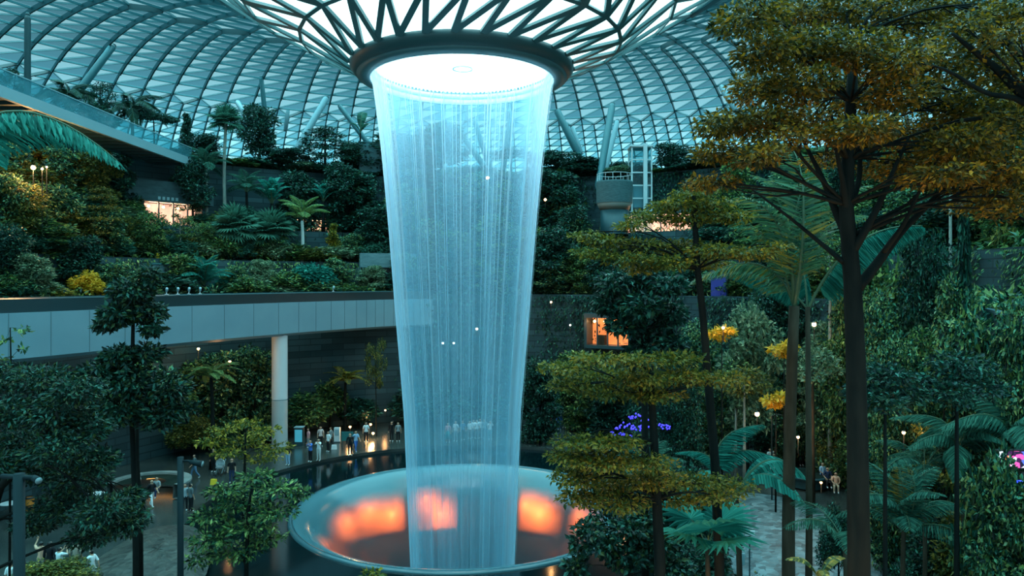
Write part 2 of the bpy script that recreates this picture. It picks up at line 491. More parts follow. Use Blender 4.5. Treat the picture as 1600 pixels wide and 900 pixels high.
# ------------------------------------------------------------------ basin
M['bowl'] = None
def bowl_mat():
    m, t, out = new_mat('bowl_acrylic')
    b = N(t, 'ShaderNodeBsdfPrincipled', Base_Color=(.07, .17, .20, 1), Roughness=.16, Specular_IOR_Level=.7)
    a = N(t, 'ShaderNodeBsdfRefraction', Color=(.95, .95, .95, 1), Roughness=.5, IOR=1.12)
    mx = N(t, 'ShaderNodeMixShader'); co = N(t, 'ShaderNodeTexCoord'); sp = N(t, 'ShaderNodeSeparateXYZ'); mr = N(t, 'ShaderNodeMapRange')       # the lip is frosted, the funnel below is clear
    mr.inputs['From Min'].default_value = -.7; mr.inputs['From Max'].default_value = -2.4; mr.inputs['To Min'].default_value = 0; mr.inputs['To Max'].default_value = .6; mr.interpolation_type = 'SMOOTHSTEP'
    t.links.new(co.outputs['Object'], sp.inputs[0]); t.links.new(sp.outputs['Z'], mr.inputs[0]); t.links.new(mr.outputs[0], mx.inputs[0])
    t.links.new(b.outputs[0], mx.inputs[1]); t.links.new(a.outputs[0], mx.inputs[2]); t.links.new(mx.outputs[0], out.inputs[0])
    return m
basin = thing('funnel_basin', 'wide round glassy funnel basin under the waterfall, its lower wall glowing orange', 'water basin', (AX, AY, 0))
M['bowl'] = bowl_mat()
MB().lathe([(9.9, -.12), (9.6, -.17), (9.2, -.36), (8.8, -.66), (8.35, -1.12), (8.0, -1.5), (7.7, -1.95), (7.2, -2.8), (6.7, -3.9), (6.2, -5.3), (5.8, -7), (5.5, -9), (5.3, -12)], 128).build('bowl', M['bowl'], basin, True)
M['lip_bowl'] = plain('bowl_lip_wet', (.13, .30, .36), .22, spec=.6)
M['rim'] = plain('wet_rim', (.04, .10, .12), .15, spec=.6)
MB().lathe([(10.2, -.5), (10.2, -.18), (10.12, -.11), (9.96, -.09), (9.9, -.13), (9.9, -.5)], 128, closed=True).build('rim', M['rim'], basin, True)
# shop fronts of the floor below, seen through the bowl's wall
M['shop_wall'] = noisy('shop_wall', (.34, .22, .15), (.70, .46, .32), .7, .7, (1, 1, .2))
M['shop_bulb'] = plain('shop_bulb', (1, .6, .3), .5, emit=(1.0, .42, .14), estr=1.2)
def shop(az0, az1, z0, z1, label, lamps, power):
    o = thing('lit_shopfront', label, 'shopfront', (AX, AY, 0))
    MB().lathe([(12.6, z0), (12.6, z1)], 12, a0=math.radians(az0), a1=math.radians(az1)).build('back_wall', M['shop_wall'], o)
    MB().lathe([(11.2, z1), (11.2, z1 + .4), (12.6, z1 + .4), (12.6, z1)], 12, a0=math.radians(az0 - 1), a1=math.radians(az1 + 1), closed=True).build('ceiling_slab', M['steel_dark'], o)
    for a, f in lamps:
        a = math.radians(a); p = (11.7 * math.cos(a), 11.7 * math.sin(a), z0 + (z1 - z0) * f)
        l = MB().ball(p, .16).build('pendant_lamp', M['shop_bulb'], o, True)
        MB().tube([p, (p[0], p[1], z1)], .02, 5).build('cord', M['steel_dark'], l)
        lamp('shop_light', 'AREA', (p[0] * .99, p[1] * .99, p[2] - .2), (1.0, .25, .06), power * .30, o, 1.0, (math.radians(80), 0, a - PI / 2))
shop(116, 152, -5.6, -2.1, 'orange lit shopfront glowing through the basin wall on the left', ((122, .45), (131, .62), (142, .5)), 260)
shop(96, 114, -5.8, -2.1, 'orange lit shopfront glowing through the basin wall just left of the falling water', ((102, .35), (108, .7)), 260)
shop(54, 72, -5.8, -2.1, 'orange lit shopfront glowing through the basin wall just right of the falling water', ((63, .45), (69, .6)), 240)
shop(24, 50, -5.6, -2.1, 'orange lit shopfront glowing through the basin wall on the right', ((33, .6), (44, .55)), 240)
structure(MB().lathe([(13, -.4), (13, -13), (5, -13)], 64).build('wall_basement', plain('basement_wall', (.10, .10, .10), .7), None, False, AX0))

# ------------------------------------------------------------------ the falling water
YC = 44.0
def wz(py): return H + (440 - py) / F * YC
WR = np.array([(wz(1010), 3.0), (wz(890), 3.14), (wz(800), 3.29), (wz(640), 3.55), (wz(500), 4.02), (wz(350), 4.48), (wz(250), 4.83), (wz(165), 5.22), (wz(118), 5.50), (wz(105), 5.55)])
def wr(z): return np.interp(z, WR[:, 0], WR[:, 1])
def water_mat(name, lo, hi, edge, freq, col=(.72, .88, .94)):
    m, t, out = new_mat(name)
    L = t.links.new
    co = N(t, 'ShaderNodeTexCoord'); sp = N(t, 'ShaderNodeSeparateXYZ'); cb = N(t, 'ShaderNodeCombineXYZ'); nm = N(t, 'ShaderNodeVectorMath'); nm.operation = 'NORMALIZE'
    L(co.outputs['Object'], sp.inputs[0]); L(sp.outputs['X'], cb.inputs[0]); L(sp.outputs['Y'], cb.inputs[1]); L(cb.outputs[0], nm.inputs[0])
    sp2 = N(t, 'ShaderNodeSeparateXYZ'); L(nm.outputs[0], sp2.inputs[0])
    zs = N(t, 'ShaderNodeMath'); zs.operation = 'MULTIPLY'; zs.inputs[1].default_value = .006; L(sp.outputs['Z'], zs.inputs[0])
    cb2 = N(t, 'ShaderNodeCombineXYZ'); L(sp2.outputs['X'], cb2.inputs[0]); L(sp2.outputs['Y'], cb2.inputs[1]); L(zs.outputs[0], cb2.inputs[2])
    nz = N(t, 'ShaderNodeTexNoise', Scale=freq, Detail=4, Roughness=.5); L(cb2.outputs[0], nz.inputs['Vector'])
    mr = N(t, 'ShaderNodeMapRange'); mr.inputs['From Min'].default_value = .38; mr.inputs['From Max'].default_value = .68
    mr.inputs['To Min'].default_value = lo; mr.inputs['To Max'].default_value = hi; L(nz.outputs[0], mr.inputs[0])
    # a thin falling film is longer along a grazing sight line
    lw = N(t, 'ShaderNodeLayerWeight', Blend=.5); pw = N(t, 'ShaderNodeMath'); pw.operation = 'POWER'; pw.inputs[1].default_value = 2.6
    L(lw.outputs['Facing'], pw.inputs[0])
    ml = N(t, 'ShaderNodeMath'); ml.operation = 'MULTIPLY_ADD'; ml.inputs[1].default_value = edge; L(pw.outputs[0], ml.inputs[0]); L(mr.outputs[0], ml.inputs[2])
    ml.use_clamp = True
    a = N(t, 'ShaderNodeBsdfTransparent'); d = N(t, 'ShaderNodeBsdfDiffuse', Color=c4(col)); tr = N(t, 'ShaderNodeBsdfTranslucent', Color=c4(col))
    m1 = N(t, 'ShaderNodeMixShader'); m1.inputs[0].default_value = .5
    L(d.outputs[0], m1.inputs[1]); L(tr.outputs[0], m1.inputs[2])
    m2 = N(t, 'ShaderNodeMixShader'); L(ml.outputs[0], m2.inputs[0]); L(a.outputs[0], m2.inputs[1]); L(m1.outputs[0], m2.inputs[2])
    L(m2.outputs[0], out.inputs[0])
    return m
M['water_out'] = water_mat('falling_water', .02, .27, 1.0, 7, (.55, .84, 1.0))
M['water_in'] = water_mat('falling_water_inner', .01, .12, .45, 5, (.40, .80, 1.0))
M['strand'] = glass('water_strand', (.95, 1, 1), .28, (.75, .93, 1.0), 0)
fall = thing('waterfall', 'tall round curtain of falling water dropping from the oculus into the basin', 'waterfall', (AX, AY, 0))
zz = np.linspace(wz(1010), wz(106), 40)
MB().lathe(np.stack([wr(zz), zz], -1), 128).build('outer_curtain', M['water_out'], fall, True)
MB().lathe(np.stack([wr(zz) * .95 - .05, zz], -1), 96).build('inner_curtain', M['water_in'], fall, True)
MB().lathe(np.stack([wr(zz) * .80, zz], -1), 96).build('core_mist', water_mat('falling_mist', .04, .16, .25, 3, (.12, .62, .84)), fall, True)
rg = np.random.default_rng(5)
st = MB()
for k in range(90):
    a = rg.uniform(0, 2 * PI); f = 1 + rg.normal(0, .012)
    z1 = wz(108); z0 = wz(rg.uniform(170, 980)) if rg.random() < .75 else wz(1000)
    z = np.linspace(z1, z0, 9)
    da = np.cumsum(rg.normal(0, .002, 9)) + a
    w = rg.uniform(.008, .03)
    st.tube(np.stack([wr(z) * f * np.cos(da), wr(z) * f * np.sin(da), z], -1), np.linspace(w, w * .5, 9), 4, 0, False)
so = st.build('water_strands', M['strand'], fall, True); so['kind'] = 'stuff'

# ------------------------------------------------------------------ the curved elevated track and its column
ctrl = np.array([(-35, 22), (-31.3, 30.5), (-26.9, 38), (-23.1, 47.5), (-18.1, 57.6), (-14.2, 63.8), (-11.3, 67.6), (-7.6, 70.4)])
def spline(P, n):
    P = np.array(P, float); u = np.linspace(0, len(P) - 1, n); out = []
    Q = np.vstack([2 * P[0] - P[1], P, 2 * P[-1] - P[-2]])
    for t in u:
        i = min(int(t), len(P) - 2); f = t - i; p = Q[i:i + 4]
        out.append(.5 * ((2 * p[1]) + (-p[0] + p[2]) * f + (2 * p[0] - 5 * p[1] + 4 * p[2] - p[3]) * f * f + (-p[0] + 3 * p[1] - 3 * p[2] + p[3]) * f ** 3))
    return np.array(out)
path = spline(ctrl, 90)
tn = unit(np.gradient(path, axis=0)); nrm2 = np.stack([tn[:, 1], -tn[:, 0]], -1)      # towards the axis
def sweep(mb, sect, mat=0):
    """sect: (offset to the axis side, z) closed loop"""
    k = len(sect); V = []
    for p, n in zip(path, nrm2):
        for o, z in sect: V.append([p[0] + n[0] * o, p[1] + n[1] * o, z])
    m = len(path)
    fs = [[i * k + j, i * k + (j + 1) % k, (i + 1) * k + (j + 1) % k, (i + 1) * k + j] for i in range(m - 1) for j in range(k)]
    return mb.add(V, np.array(fs), mat).add(np.array(V)[:k], [list(range(k))], mat).add(np.array(V)[-k:], [list(range(k))[::-1]], mat)
track = thing('elevated_track', 'curved pale blue elevated train track crossing behind the left trees', 'elevated track')
sweep(MB(), [(0, 11.82), (0, 9.35), (-.25, 9.15), (-3.2, 9.15), (-3.4, 9.4), (-3.4, 11.82)]).build('fascia_beam', M['beam_paint'], track)
sweep(MB(), [(-.18, 11.82), (-.18, 12.55), (-.45, 12.62), (-.45, 11.82)]).build('near_parapet', M['parapet'], track)
sweep(MB(), [(-3.0, 11.82), (-3.0, 12.6), (-3.25, 12.6), (-3.25, 11.82)]).build('far_parapet', M['parapet'], track)
jt = MB()
for i in range(2, 90, 3):
    p, n = path[i], nrm2[i]
    c = p + n * .006
    jt.box((c[0], c[1], 10.58), (.035, .03, 2.44), math.atan2(n[1], n[0]) - PI / 2)
jt.build('panel_joints', plain('joint_grey', (.10, .19, .22), .6), track)
colm = thing('track_column', 'pale round column holding up the curved elevated track', 'column', (-18.1 - .6, 58.2, 0))
MB().lathe([(.62, 0), (.62, 4.0)], 40).build('lower_shaft', noisy('column_paint', (.40, .44, .44), (.46, .50, .50), .6, .5), colm, True)
MB().lathe([(.585, 4.0), (.585, 4.06)], 40).build('joint_band', M['steel_pale'], colm, True)
MB().lathe([(.62, 4.06), (.62, 9.2)], 40).build('upper_shaft', M['white_paint'], colm, True)

# ------------------------------------------------------------------ pedestrian bridge upper left
M['bal_glass'] = glass('balustrade_glass', (.55, .82, .86), .25, (.35, .6, .65), .08)
fb = thing('footbridge', 'level footbridge with glass balustrade crossing high at the upper left', 'footbridge')
x0, x1, y0, y1 = -35.2, -31.9, 36.0, 72.0
MB().box(((x0 + x1) / 2, (y0 + y1) / 2, 25.35), (x1 - x0 - .3, y1 - y0, .25)).build('deck', M['steel_teal'], fb)
for x, nm in ((x1, 'edge_beam'), (x0, 'edge_beam')):
    MB().box((x, (y0 + y1) / 2, 25.35), (.28, y1 - y0, .75)).build(nm, M['steel_pale'] if x == x1 else M['steel_teal'], fb)
    MB().box((x, (y0 + y1) / 2, 26.25), (.03, y1 - y0, 1.0)).build('glass_balustrade', M['bal_glass'], fb)
    MB().box((x, (y0 + y1) / 2, 26.8), (.09, y1 - y0, .07)).build('handrail', M['steel_pale'], fb)
sl = MB()
for y in np.arange(y0 + .5, y1, 1.5): sl.box(((x0 + x1) / 2, y, 25.1), (x1 - x0 - .3, .42, .28))
sl.build('floor_beams', M['steel_dark'], fb)

# ================================================================== PLANTS: builders
M['leaf_deep'] = leaf_mat('leaves_deep_teal', [(.001, .007, .007), (.003, .020, .016), (.006, .045, .032), (.022, .065, .022), (.010, .085, .065), (.002, .012, .010), (.07, .27, .19)], .22)  # near-black and bright leaves here and below stand in for shade and highlights
M['leaf_green'] = leaf_mat('leaves_green', [(.002, .010, .007), (.010, .040, .016), (.04, .10, .025), (.012, .075, .045), (.13, .21, .05), (.004, .020, .012), (.30, .38, .12)], .28)
M['leaf_olive'] = leaf_mat('leaves_olive', [(.004, .012, .005), (.05, .07, .014), (.02, .035, .010), (.15, .13, .02), (.03, .07, .03), (.30, .22, .04)], .32)
M['leaf_orange'] = leaf_mat('leaves_orange', [(.010, .022, .008), (.05, .045, .006), (.14, .075, .005), (.03, .045, .012), (.34, .16, .008), (.09, .075, .012), (.60, .30, .02)], .4)
M['leaf_gold'] = leaf_mat('leaves_gold', [(.02, .04, .010), (.13, .15, .02), (.05, .08, .02), (.36, .28, .03), (.55, .36, .05)], .4)
M['leaf_yellow'] = leaf_mat('leaves_yellow', [(.35, .24, .02), (.7, .42, .03), (.9, .55, .06)], .4)
M['leaf_sage'] = leaf_mat('leaves_sage', [(.01, .03, .02), (.10, .17, .09), (.04, .08, .05), (.28, .34, .20)], .3)
M['leaf_mixdark'] = leaf_mat('leaves_mixed_dark', [(.001, .007, .006), (.003, .022, .017), (.016, .04, .012), (.007, .055, .040), (.001, .008, .007), (.06, .085, .02), (.035, .15, .11), (.002, .015, .012)], .2)
M['leaf_mix'] = leaf_mat('leaves_mixed', [(.001, .008, .006), (.004, .03, .02), (.03, .07, .02), (.010, .08, .055), (.002, .012, .010), (.14, .20, .05), (.06, .24, .16), (.34, .32, .10)], .28)
M['leaf_teal'] = leaf_mat('leaves_teal', [(.008, .10, .08), (.02, .20, .155), (.05, .32, .25)], .35, .6, .08)
M['leaf_palm'] = leaf_mat('leaves_palm', [(.015, .06, .045), (.035, .13, .09), (.08, .22, .15)], .35, .6, .08)
M['leaf_palmlit'] = leaf_mat('leaves_palm_lit', [(.05, .13, .05), (.14, .24, .08), (.30, .34, .10)], .35, .6, .08)  # lit copy of the palm leaves, the light put into the colours

def rand_unit(rg, n):
    return unit(rg.normal(size=(n, 3)))

def blob(mb, rg, c, rad, n, L, W, up=.5, shell=.45):
    """n leaves in an ellipsoid clump; they sit mostly near its skin and lean outwards"""
    u = rand_unit(rg, n); rr = rg.random(n) ** shell
    P = np.asarray(c) + u * np.asarray(rad) * rr[:, None]
    D = u * np.array([1, 1, .4]) + rg.normal(0, .6, (n, 3)) + np.array([0, 0, -.15])
    Nn = rg.normal(0, .55, (n, 3)) + np.array([0, 0, up]) + u * .4
    s = rg.uniform(.65, 1.25, n)
    return mb.leaves(P, D, Nn, L * s, W * s)

def limb(mb, p, q, r0, r1, rg, sag=.1, seg=6, n=6):
    p = np.asarray(p, float); q = np.asarray(q, float)
    t = np.linspace(0, 1, n)[:, None]
    d = np.linalg.norm(q - p)
    k = rg.normal(0, .06, 3) * d
    pts = p + (q - p) * t + np.sin(t * PI) * (k + np.array([0, 0, sag * d]))
    mb.tube(pts, np.linspace(r0, r1, n), seg)
    return pts

def tree(name, label, cat, loc, rad, trunk, clumps, L, W, lm, bark, seed, group=None, up=.5, limbs=True, sub=0, shell=.45):
    """trunk: local points; clumps: (centre, radii, leaf count), local. Empty > trunk, limbs, foliage"""
    rg = np.random.default_rng(seed)
    root = thing(name, label, cat, loc, 0, group)
    tr = np.asarray(trunk, float)
    MB().tube(tr, np.linspace(rad, rad * .4, len(tr)), 10).build('trunk', bark, root, True)
    lm_ = MB(); fo = MB(); any_l = False
    for c, r, n in clumps:
        c = np.asarray(c, float)
        if limbs:
            d = np.linalg.norm(tr - (c - np.array([0, 0, .25 * np.linalg.norm(c[:2])])), axis=1)
            i = int(np.argmin(d)); f = rad * (1 - .6 * i / max(1, len(tr) - 1))
            pts = limb(lm_, tr[i], c, f * .32, f * .10, rg); any_l = True
            for _ in range(sub):
                e = c + rand_unit(rg, 1)[0] * np.asarray(r) * .8
                limb(lm_, pts[rg.integers(2, 5)], e, f * .2, f * .05, rg, .03, 4, 4)
        blob(fo, rg, c, r, n, L, W, up, shell)
    if any_l: lm_.build('branches', bark, root, True)
    fo.build('foliage', lm, root)
    return root

# ---- bushy tree, columnar shrub, mound shrub and tiered tree prototypes; every one is 10 high and about 6 wide
def proto_bushy(seed, h0=.32, nc=16, n=330, L=.42, W=.20, spread=2.6, sparse=False):
    rg = np.random.default_rng(seed)
    cl = []
    for k in range(nc):
        z = 10 * (h0 + (0.93 - h0) * (k + .5) / nc)
        t = (z / 10 - h0) / (1 - h0)
        R = spread * math.sin(PI * min(.97, .22 + .72 * t)) ** .8
        a = k * 2.4 + rg.uniform(-.4, .4); d = R * rg.uniform(.3, .85)
        s = rg.uniform(.75, 1.25) * (1.0 if not sparse else .7)
        cl.append(((d * math.cos(a), d * math.sin(a), z), (1.25 * s, 1.25 * s, .8 * s), n))
    x = np.cumsum(rg.normal(0, .07, (7, 2)), 0)
    trunk = [(x[i][0], x[i][1], 9.2 * i / 6) for i in range(7)]
    return trunk, cl, L, W
PROTO = {}
def make_proto(kind, seed):
    rg = np.random.default_rng(seed + 100)
    if kind == 'bushy':
        trunk, cl, L, W = proto_bushy(seed); rad = .2
    elif kind == 'dense':
        trunk, cl, L, W = proto_bushy(seed, .06, 22, 330, .46, .24, 2.9); rad = .2
    elif kind == 'densefine':
        trunk, cl, L, W = proto_bushy(seed, .06, 26, 900, .26, .13, 2.9); rad = .2
    elif kind == 'airy':
        trunk, cl, L, W = proto_bushy(seed, .5, 11, 170, .34, .16, 2.8, True); rad = .14
    elif kind == 'umbrella':
        cl = []
        for a in np.arange(9) * 2.4:
            d = rg.uniform(.4, 2.5); cl.append(((d * math.cos(a), d * math.sin(a), 8.9 - .12 * d * d + rg.uniform(-.5, .5)), (1.2, 1.2, .42), 300))
        trunk = [(0, 0, 0), (.1, 0, 2.5), (.05, .1, 5), (0, .05, 7.4), (0, 0, 8.6)]; L, W = .36, .17; rad = .15
    elif kind == 'tiered':
        cl = []
        for t, (z, R) in enumerate([(3.6, 2.9), (5.4, 2.7), (7.1, 2.2), (8.6, 1.4), (9.6, .6)]):
            nb = max(3, int(R * 3.2))
            for b in range(nb):
                a = (b + .37 * t) / nb * 2 * PI; d = R * rg.uniform(.45, .85)
                cl.append(((d * math.cos(a), d * math.sin(a), z + rg.uniform(-.15, .15)), (.85, .85, .2), 150))
        trunk = [(0, 0, z) for z in (0, 2, 4, 6, 8, 9.8)]; L, W = .30, .14; rad = .13
    elif kind == 'column':
        cl = [((rg.uniform(-.6, .6), rg.uniform(-.6, .6), z), (1.9 * (1.12 - z / 11), 1.9 * (1.12 - z / 11), .85), 260) for z in np.linspace(.8, 9.4, 14)]
        trunk = [(0, 0, 0), (0, 0, 3), (0, 0, 6), (0, 0, 9)]; L, W = .55, .26; rad = .15
    elif kind in ('mound', 'moundfine'):
        cl = []
        for k in range(18):
            a = k * 2.4; d = 2.6 * math.sqrt(k / 18)
            cl.append(((d * math.cos(a), d * math.sin(a), 2.2 + (6.0 - .55 * d * d) * rg.uniform(.55, 1.0)), (1.25, 1.25, 1.9), 210 if kind == 'mound' else 620))
        trunk = [(0, 0, 0), (.1, 0, 2), (0, 0, 5)]; L, W = (.75, .36) if kind == 'mound' else (.40, .19); rad = .22
    root = tree(kind, None, None, (0, 0, -300), rad, trunk, cl, L, W, M['leaf_deep'], M['bark_dark'], seed)
    return root

def frond_mesh(L, droop, ll, n, lw=.05, hang=.35, seed=0, rise=.9, taper=True):
    """one feather-leaved palm frond growing along +X and arching down; hang = how far its leaflets droop"""
    rg = np.random.default_rng(seed)
    u = np.linspace(0, 1, 14)
    x = L * (u - .12 * droop * u * u); z = L * (rise * u - (rise * .55 + .75 * droop) * u ** 2)
    P = np.stack([x, np.zeros(14), z], -1)
    mb = MB(); mb.tube(P, np.linspace(.03, .006, 14) * L / 2.5, 5)
    t = np.linspace(.14, .995, n)
    Q = np.stack([np.interp(t, u, P[:, i]) for i in range(3)], -1)
    T = unit(np.gradient(Q, axis=0))
    ln = ll * np.sin(PI * (.12 + .83 * t)) ** .7
    for s in (-1, 1):
        side = np.tile(np.array([0, s, 0.0]), (n, 1))
        D = side + T * .55 + np.array([0, 0, -hang]) + rg.normal(0, .05, (n, 3))
        Nn = np.cross(T, side) * s * 1.0; Nn[:, 2] = np.abs(Nn[:, 2])
        mb.leaves(Q, D, Nn + rg.normal(0, .1, (n, 3)), ln * rg.uniform(.9, 1.08, n), lw * (L / 2.5), 1, .05)
        tip = Q + unit(D) * ln[:, None] * .93
        mb.leaves(tip - unit(D) * .12 * ln[:, None], unit(D) + np.array([0, 0, -.5 - hang]), Nn, ln * .28, lw * .7 * (L / 2.5), 1, .05)
    return mb.mesh('frond')

def blade_mesh(L, W, droop, rise=1.0, slits=0, seed=0, hang=.25):
    """one broad banana-like leaf along +X, its sides torn into strips where slits > 0"""
    rg = np.random.default_rng(seed)
    n = 26; u = np.linspace(0, 1, n)
    x = L * (u - .15 * droop * u * u); z = L * (rise * u - (rise * .55 + .8 * droop) * u ** 2)
    P = np.stack([x, np.zeros(n), z], -1)
    mb = MB(); mb.tube(P, np.linspace(.022, .005, n) * L, 5)
    w = W / 2 * np.sin(PI * np.clip((u - .12) / .88, 0, 1)) ** .55
    for s in (-1, 1):
        for i in range(3, n - 1):
            g = .0 if not slits else .14
            a, b = P[i], P[i + 1] - (P[i + 1] - P[i]) * g
            drop = np.array([0, 0, -hang]) * (1 + (.5 * rg.random() if slits else 0))
            m0 = a + np.array([0, s * w[i] * .55, .08 * w[i]]); m1 = b + np.array([0, s * w[i + 1] * .55, .08 * w[i + 1]])
            e0 = a + np.array([.18 * w[i], s * w[i], 0]) + drop * w[i]; e1 = b + np.array([.18 * w[i + 1], s * w[i + 1], 0]) + drop * w[i + 1]
            mb.add([a, b, m1, m0, e0, e1], [[0, 1, 2, 3], [3, 2, 5, 4]], 1)
    return mb.mesh('blade')

def fan_mesh(L, W, seed=0, n=22, spread=2.5, droop=.3, cup=.15):
    """one pleated fan leaf: stalk along +X, then ribs fanned out"""
    rg = np.random.default_rng(seed)
    st = L - W; mb = MB()
    h = np.array([st, 0, st * .25])
    mb.tube([(0, 0, 0), (st * .5, 0, st * .2), h], [.02, .016, .012], 5)
    for i in range(n):
        a = (i / (n - 1) - .5) * spread * 2; da = spread / (n - 1) * 1.02
        r = W * (1 - .18 * abs(a) / spread) * rg.uniform(.93, 1.05)
        def pt(an, k, zoff): return h + np.array([math.cos(an) * r * k, math.sin(an) * r * k, zoff - droop * r * k * k + cup * r * k])
        mb.add([h, pt(a - da, .6, 0), pt(a, .62, .05 * r), pt(a + da, .6, 0), pt(a, 1.0, -.02)], [[0, 1, 2], [0, 2, 3], [1, 4, 2], [2, 4, 3]], 1)
    return mb.mesh('fan')

FR = {'feather': frond_mesh(2.5, .55, .62, 34, .06, .35, 1), 'arch': frond_mesh(2.5, .95, .7, 54, .07, .8, 2),
      'upright': frond_mesh(2.5, .25, .62, 36, .045, .25, 3, 1.5), 'blade': blade_mesh(2.5, .75, .5, 1.1, 0, 4),
      'torn': blade_mesh(2.5, .85, .8, 1.1, 1, 5, .6), 'fan': fan_mesh(1.7, 1.0, 6), 'curtain': frond_mesh(2.5, .25, .55, 64, .085, 2.4, 9, 1.0), 'lily': frond_mesh(2.5, .6, .45, 60, .06, .15, 8, .7)}
FRM = {k: {} for k in FR}
def frond_data(kind, lm):
    if lm.name not in FRM[kind]:
        me = FR[kind].copy()
        me.materials.append(M['stalk']); me.materials.append(lm)
        FRM[kind][lm.name] = me
    return FRM[kind][lm.name]
M['stalk'] = plain('leaf_stalk', (.05, .10, .05), .6)

def palm(name, label, loc, height, fronds, lm, bark, seed, rad=.14, lean=(0, 0), cat='palm', group=None):
    """fronds: list of (kind, azimuth in degrees, pitch in degrees above the horizon, length). Empty > trunk, frond ..."""
    rg = np.random.default_rng(seed)
    root = thing(name, label, cat, loc, 0, group)
    top = np.array([lean[0], lean[1], height])
    if height > .15:
        t = np.linspace(0, 1, 9)[:, None]
        pts = top * t + np.sin(t * PI) * np.array([rg.uniform(-.05, .05) * height, 0, 0]) * .4
        MB().tube(pts, np.linspace(rad * 1.15, rad * .8, 9), 10).build('trunk', bark, root, True)
    for kind, az, pitch, L in fronds:
        o = link_mesh('frond', frond_data(kind, lm), [], root)
        o.location = top + np.array([0, 0, -.05])
        o.rotation_euler = (rg.uniform(-.15, .15), -math.radians(pitch), math.radians(az))
        s = L / (1.7 if kind == 'fan' else 2.5)
        o.scale = (s, s, s)
    return root

def crown(kind, n, L, p0, p1, seed, jit=14):
    rg = np.random.default_rng(seed)
    return [(kind, k * 137.5 + rg.uniform(-jit, jit), p0 + (p1 - p0) * (k / max(1, n - 1)) + rg.uniform(-6, 6), L * rg.uniform(.85, 1.12)) for k in range(n)]

NVAR = {'bushy': 3, 'dense': 3, 'airy': 2, 'umbrella': 2, 'tiered': 2, 'column': 1, 'mound': 3, 'densefine': 3, 'moundfine': 3}
for kd, nv in NVAR.items():
    PROTO[kd] = [make_proto(kd, 11 * len(PROTO) + i) for i in range(nv)]
cnt = {}
NAMES = {'bushy': 'leafy_tree', 'dense': 'bushy_tree', 'airy': 'slender_tree', 'umbrella': 'umbrella_tree', 'tiered': 'tiered_tree', 'column': 'columnar_shrub', 'mound': 'shrub', 'densefine': 'bushy_tree', 'moundfine': 'shrub'}
CATS = {'bushy': 'tree', 'dense': 'tree', 'airy': 'tree', 'umbrella': 'tree', 'tiered': 'tree', 'column': 'shrub', 'mound': 'shrub', 'densefine': 'tree', 'moundfine': 'shrub'}
def base_at(px, where):
    """where: terrace letter (optionally + metres further back), or a depth on the plaza floor"""
    if isinstance(where, str):
        r, z, r2 = TIERS[where[0]]
        off = float(where[1:]) if len(where) > 1 else 1.8
        x, y = on_ring(px, r + off)
        return np.array([x, y, z])
    return np.array([(px - 800) / F * where, where, 0.0])

def plant(kind, px, where, ytop, wpx, lm, label, group=None, bark=None, var=None):
    if not isinstance(where, str) and px > 830:              # keep plants of the valley floor in front of the lowest wall
        yw = on_ring(px, 26.2)[1]; xw = (px - 800) / F * yw
        if abs(math.hypot(xw - AX, yw - AY) - 26.2) < .05: where = min(where, yw - .6)
    if not isinstance(where, str) and where < 58 and kind in ('dense', 'mound'): kind += 'fine'
    b = base_at(px, where)
    if isinstance(where, str) and where[0] == 'E' and wpx > 20: wpx *= 1.1
    zt = H + (440 - ytop) / F * b[1]
    w = wpx / F * b[1]
    i = cnt.get(kind, 0); cnt[kind] = i + 1
    pr = PROTO[kind][(i if var is None else var) % len(PROTO[kind])]
    o = copy_tree(pr)
    o.name = NAMES[kind]
    tag(o, label, CATS[kind], group)
    o.location = b
    sz = max(.05, (zt - b[2]) / 10); sw = w / 6.4
    o.scale = (sw, sw, sz); o.rotation_euler = (0, 0, (i * 2.399) % (2 * PI))
    for ch in o.children:
        m = M[lm] if ch.name.startswith('foliage') else (bark or M['bark_dark'])
        if ch.data.materials[0] != m:
            ch.material_slots[0].link = 'OBJECT'; ch.material_slots[0].material = m
    return o

# ================================================================== PLANTING
# ---- undergrowth nobody could count: leaf carpets on the terraces and creepers over their walls
def undergrowth(name, r0, r1, z, hgt, n, L, lm, seed, label, az=(-30, 200), wall=0.0, cat='undergrowth'):
    rg = np.random.default_rng(seed)
    a = np.radians(rg.uniform(az[0], az[1], n))
    # patches: keep where a slow wave over the angle is high
    keep = (np.sin(a * 23 + seed) + np.sin(a * 41 + 2 * seed) + rg.normal(0, .7, n)) > -.6
    a = a[keep]; n = len(a)
    if wall:
        r = r0 - np.abs(rg.normal(.12, .18, n)); zz = z - wall * rg.random(n) ** 1.4
        P = np.stack([r * np.cos(a), r * np.sin(a), zz], -1)
        D = np.stack([-np.cos(a) * .5, -np.sin(a) * .5, np.full(n, -.9)], -1) + rg.normal(0, .4, (n, 3))
        Nn = np.stack([-np.cos(a), -np.sin(a), np.full(n, .5)], -1) + rg.normal(0, .3, (n, 3))
    else:
        r = rg.uniform(r0, r1, n)
        bump = .5 + .5 * np.sin(a * 60 + seed) * np.sin(r * 1.7)
        P = np.stack([r * np.cos(a), r * np.sin(a), z + hgt * rg.random(n) * (.35 + .65 * bump)], -1)
        D = rg.normal(0, 1, (n, 3)) + np.array([0, 0, .4]); Nn = rg.normal(0, .4, (n, 3)) + np.array([0, 0, 1])
    s = rg.uniform(.6, 1.3, n)
    return stuff(MB().leaves(P, D, Nn, L * s, L * .45 * s).build(name, M[lm], None, False, AX0), label, cat)

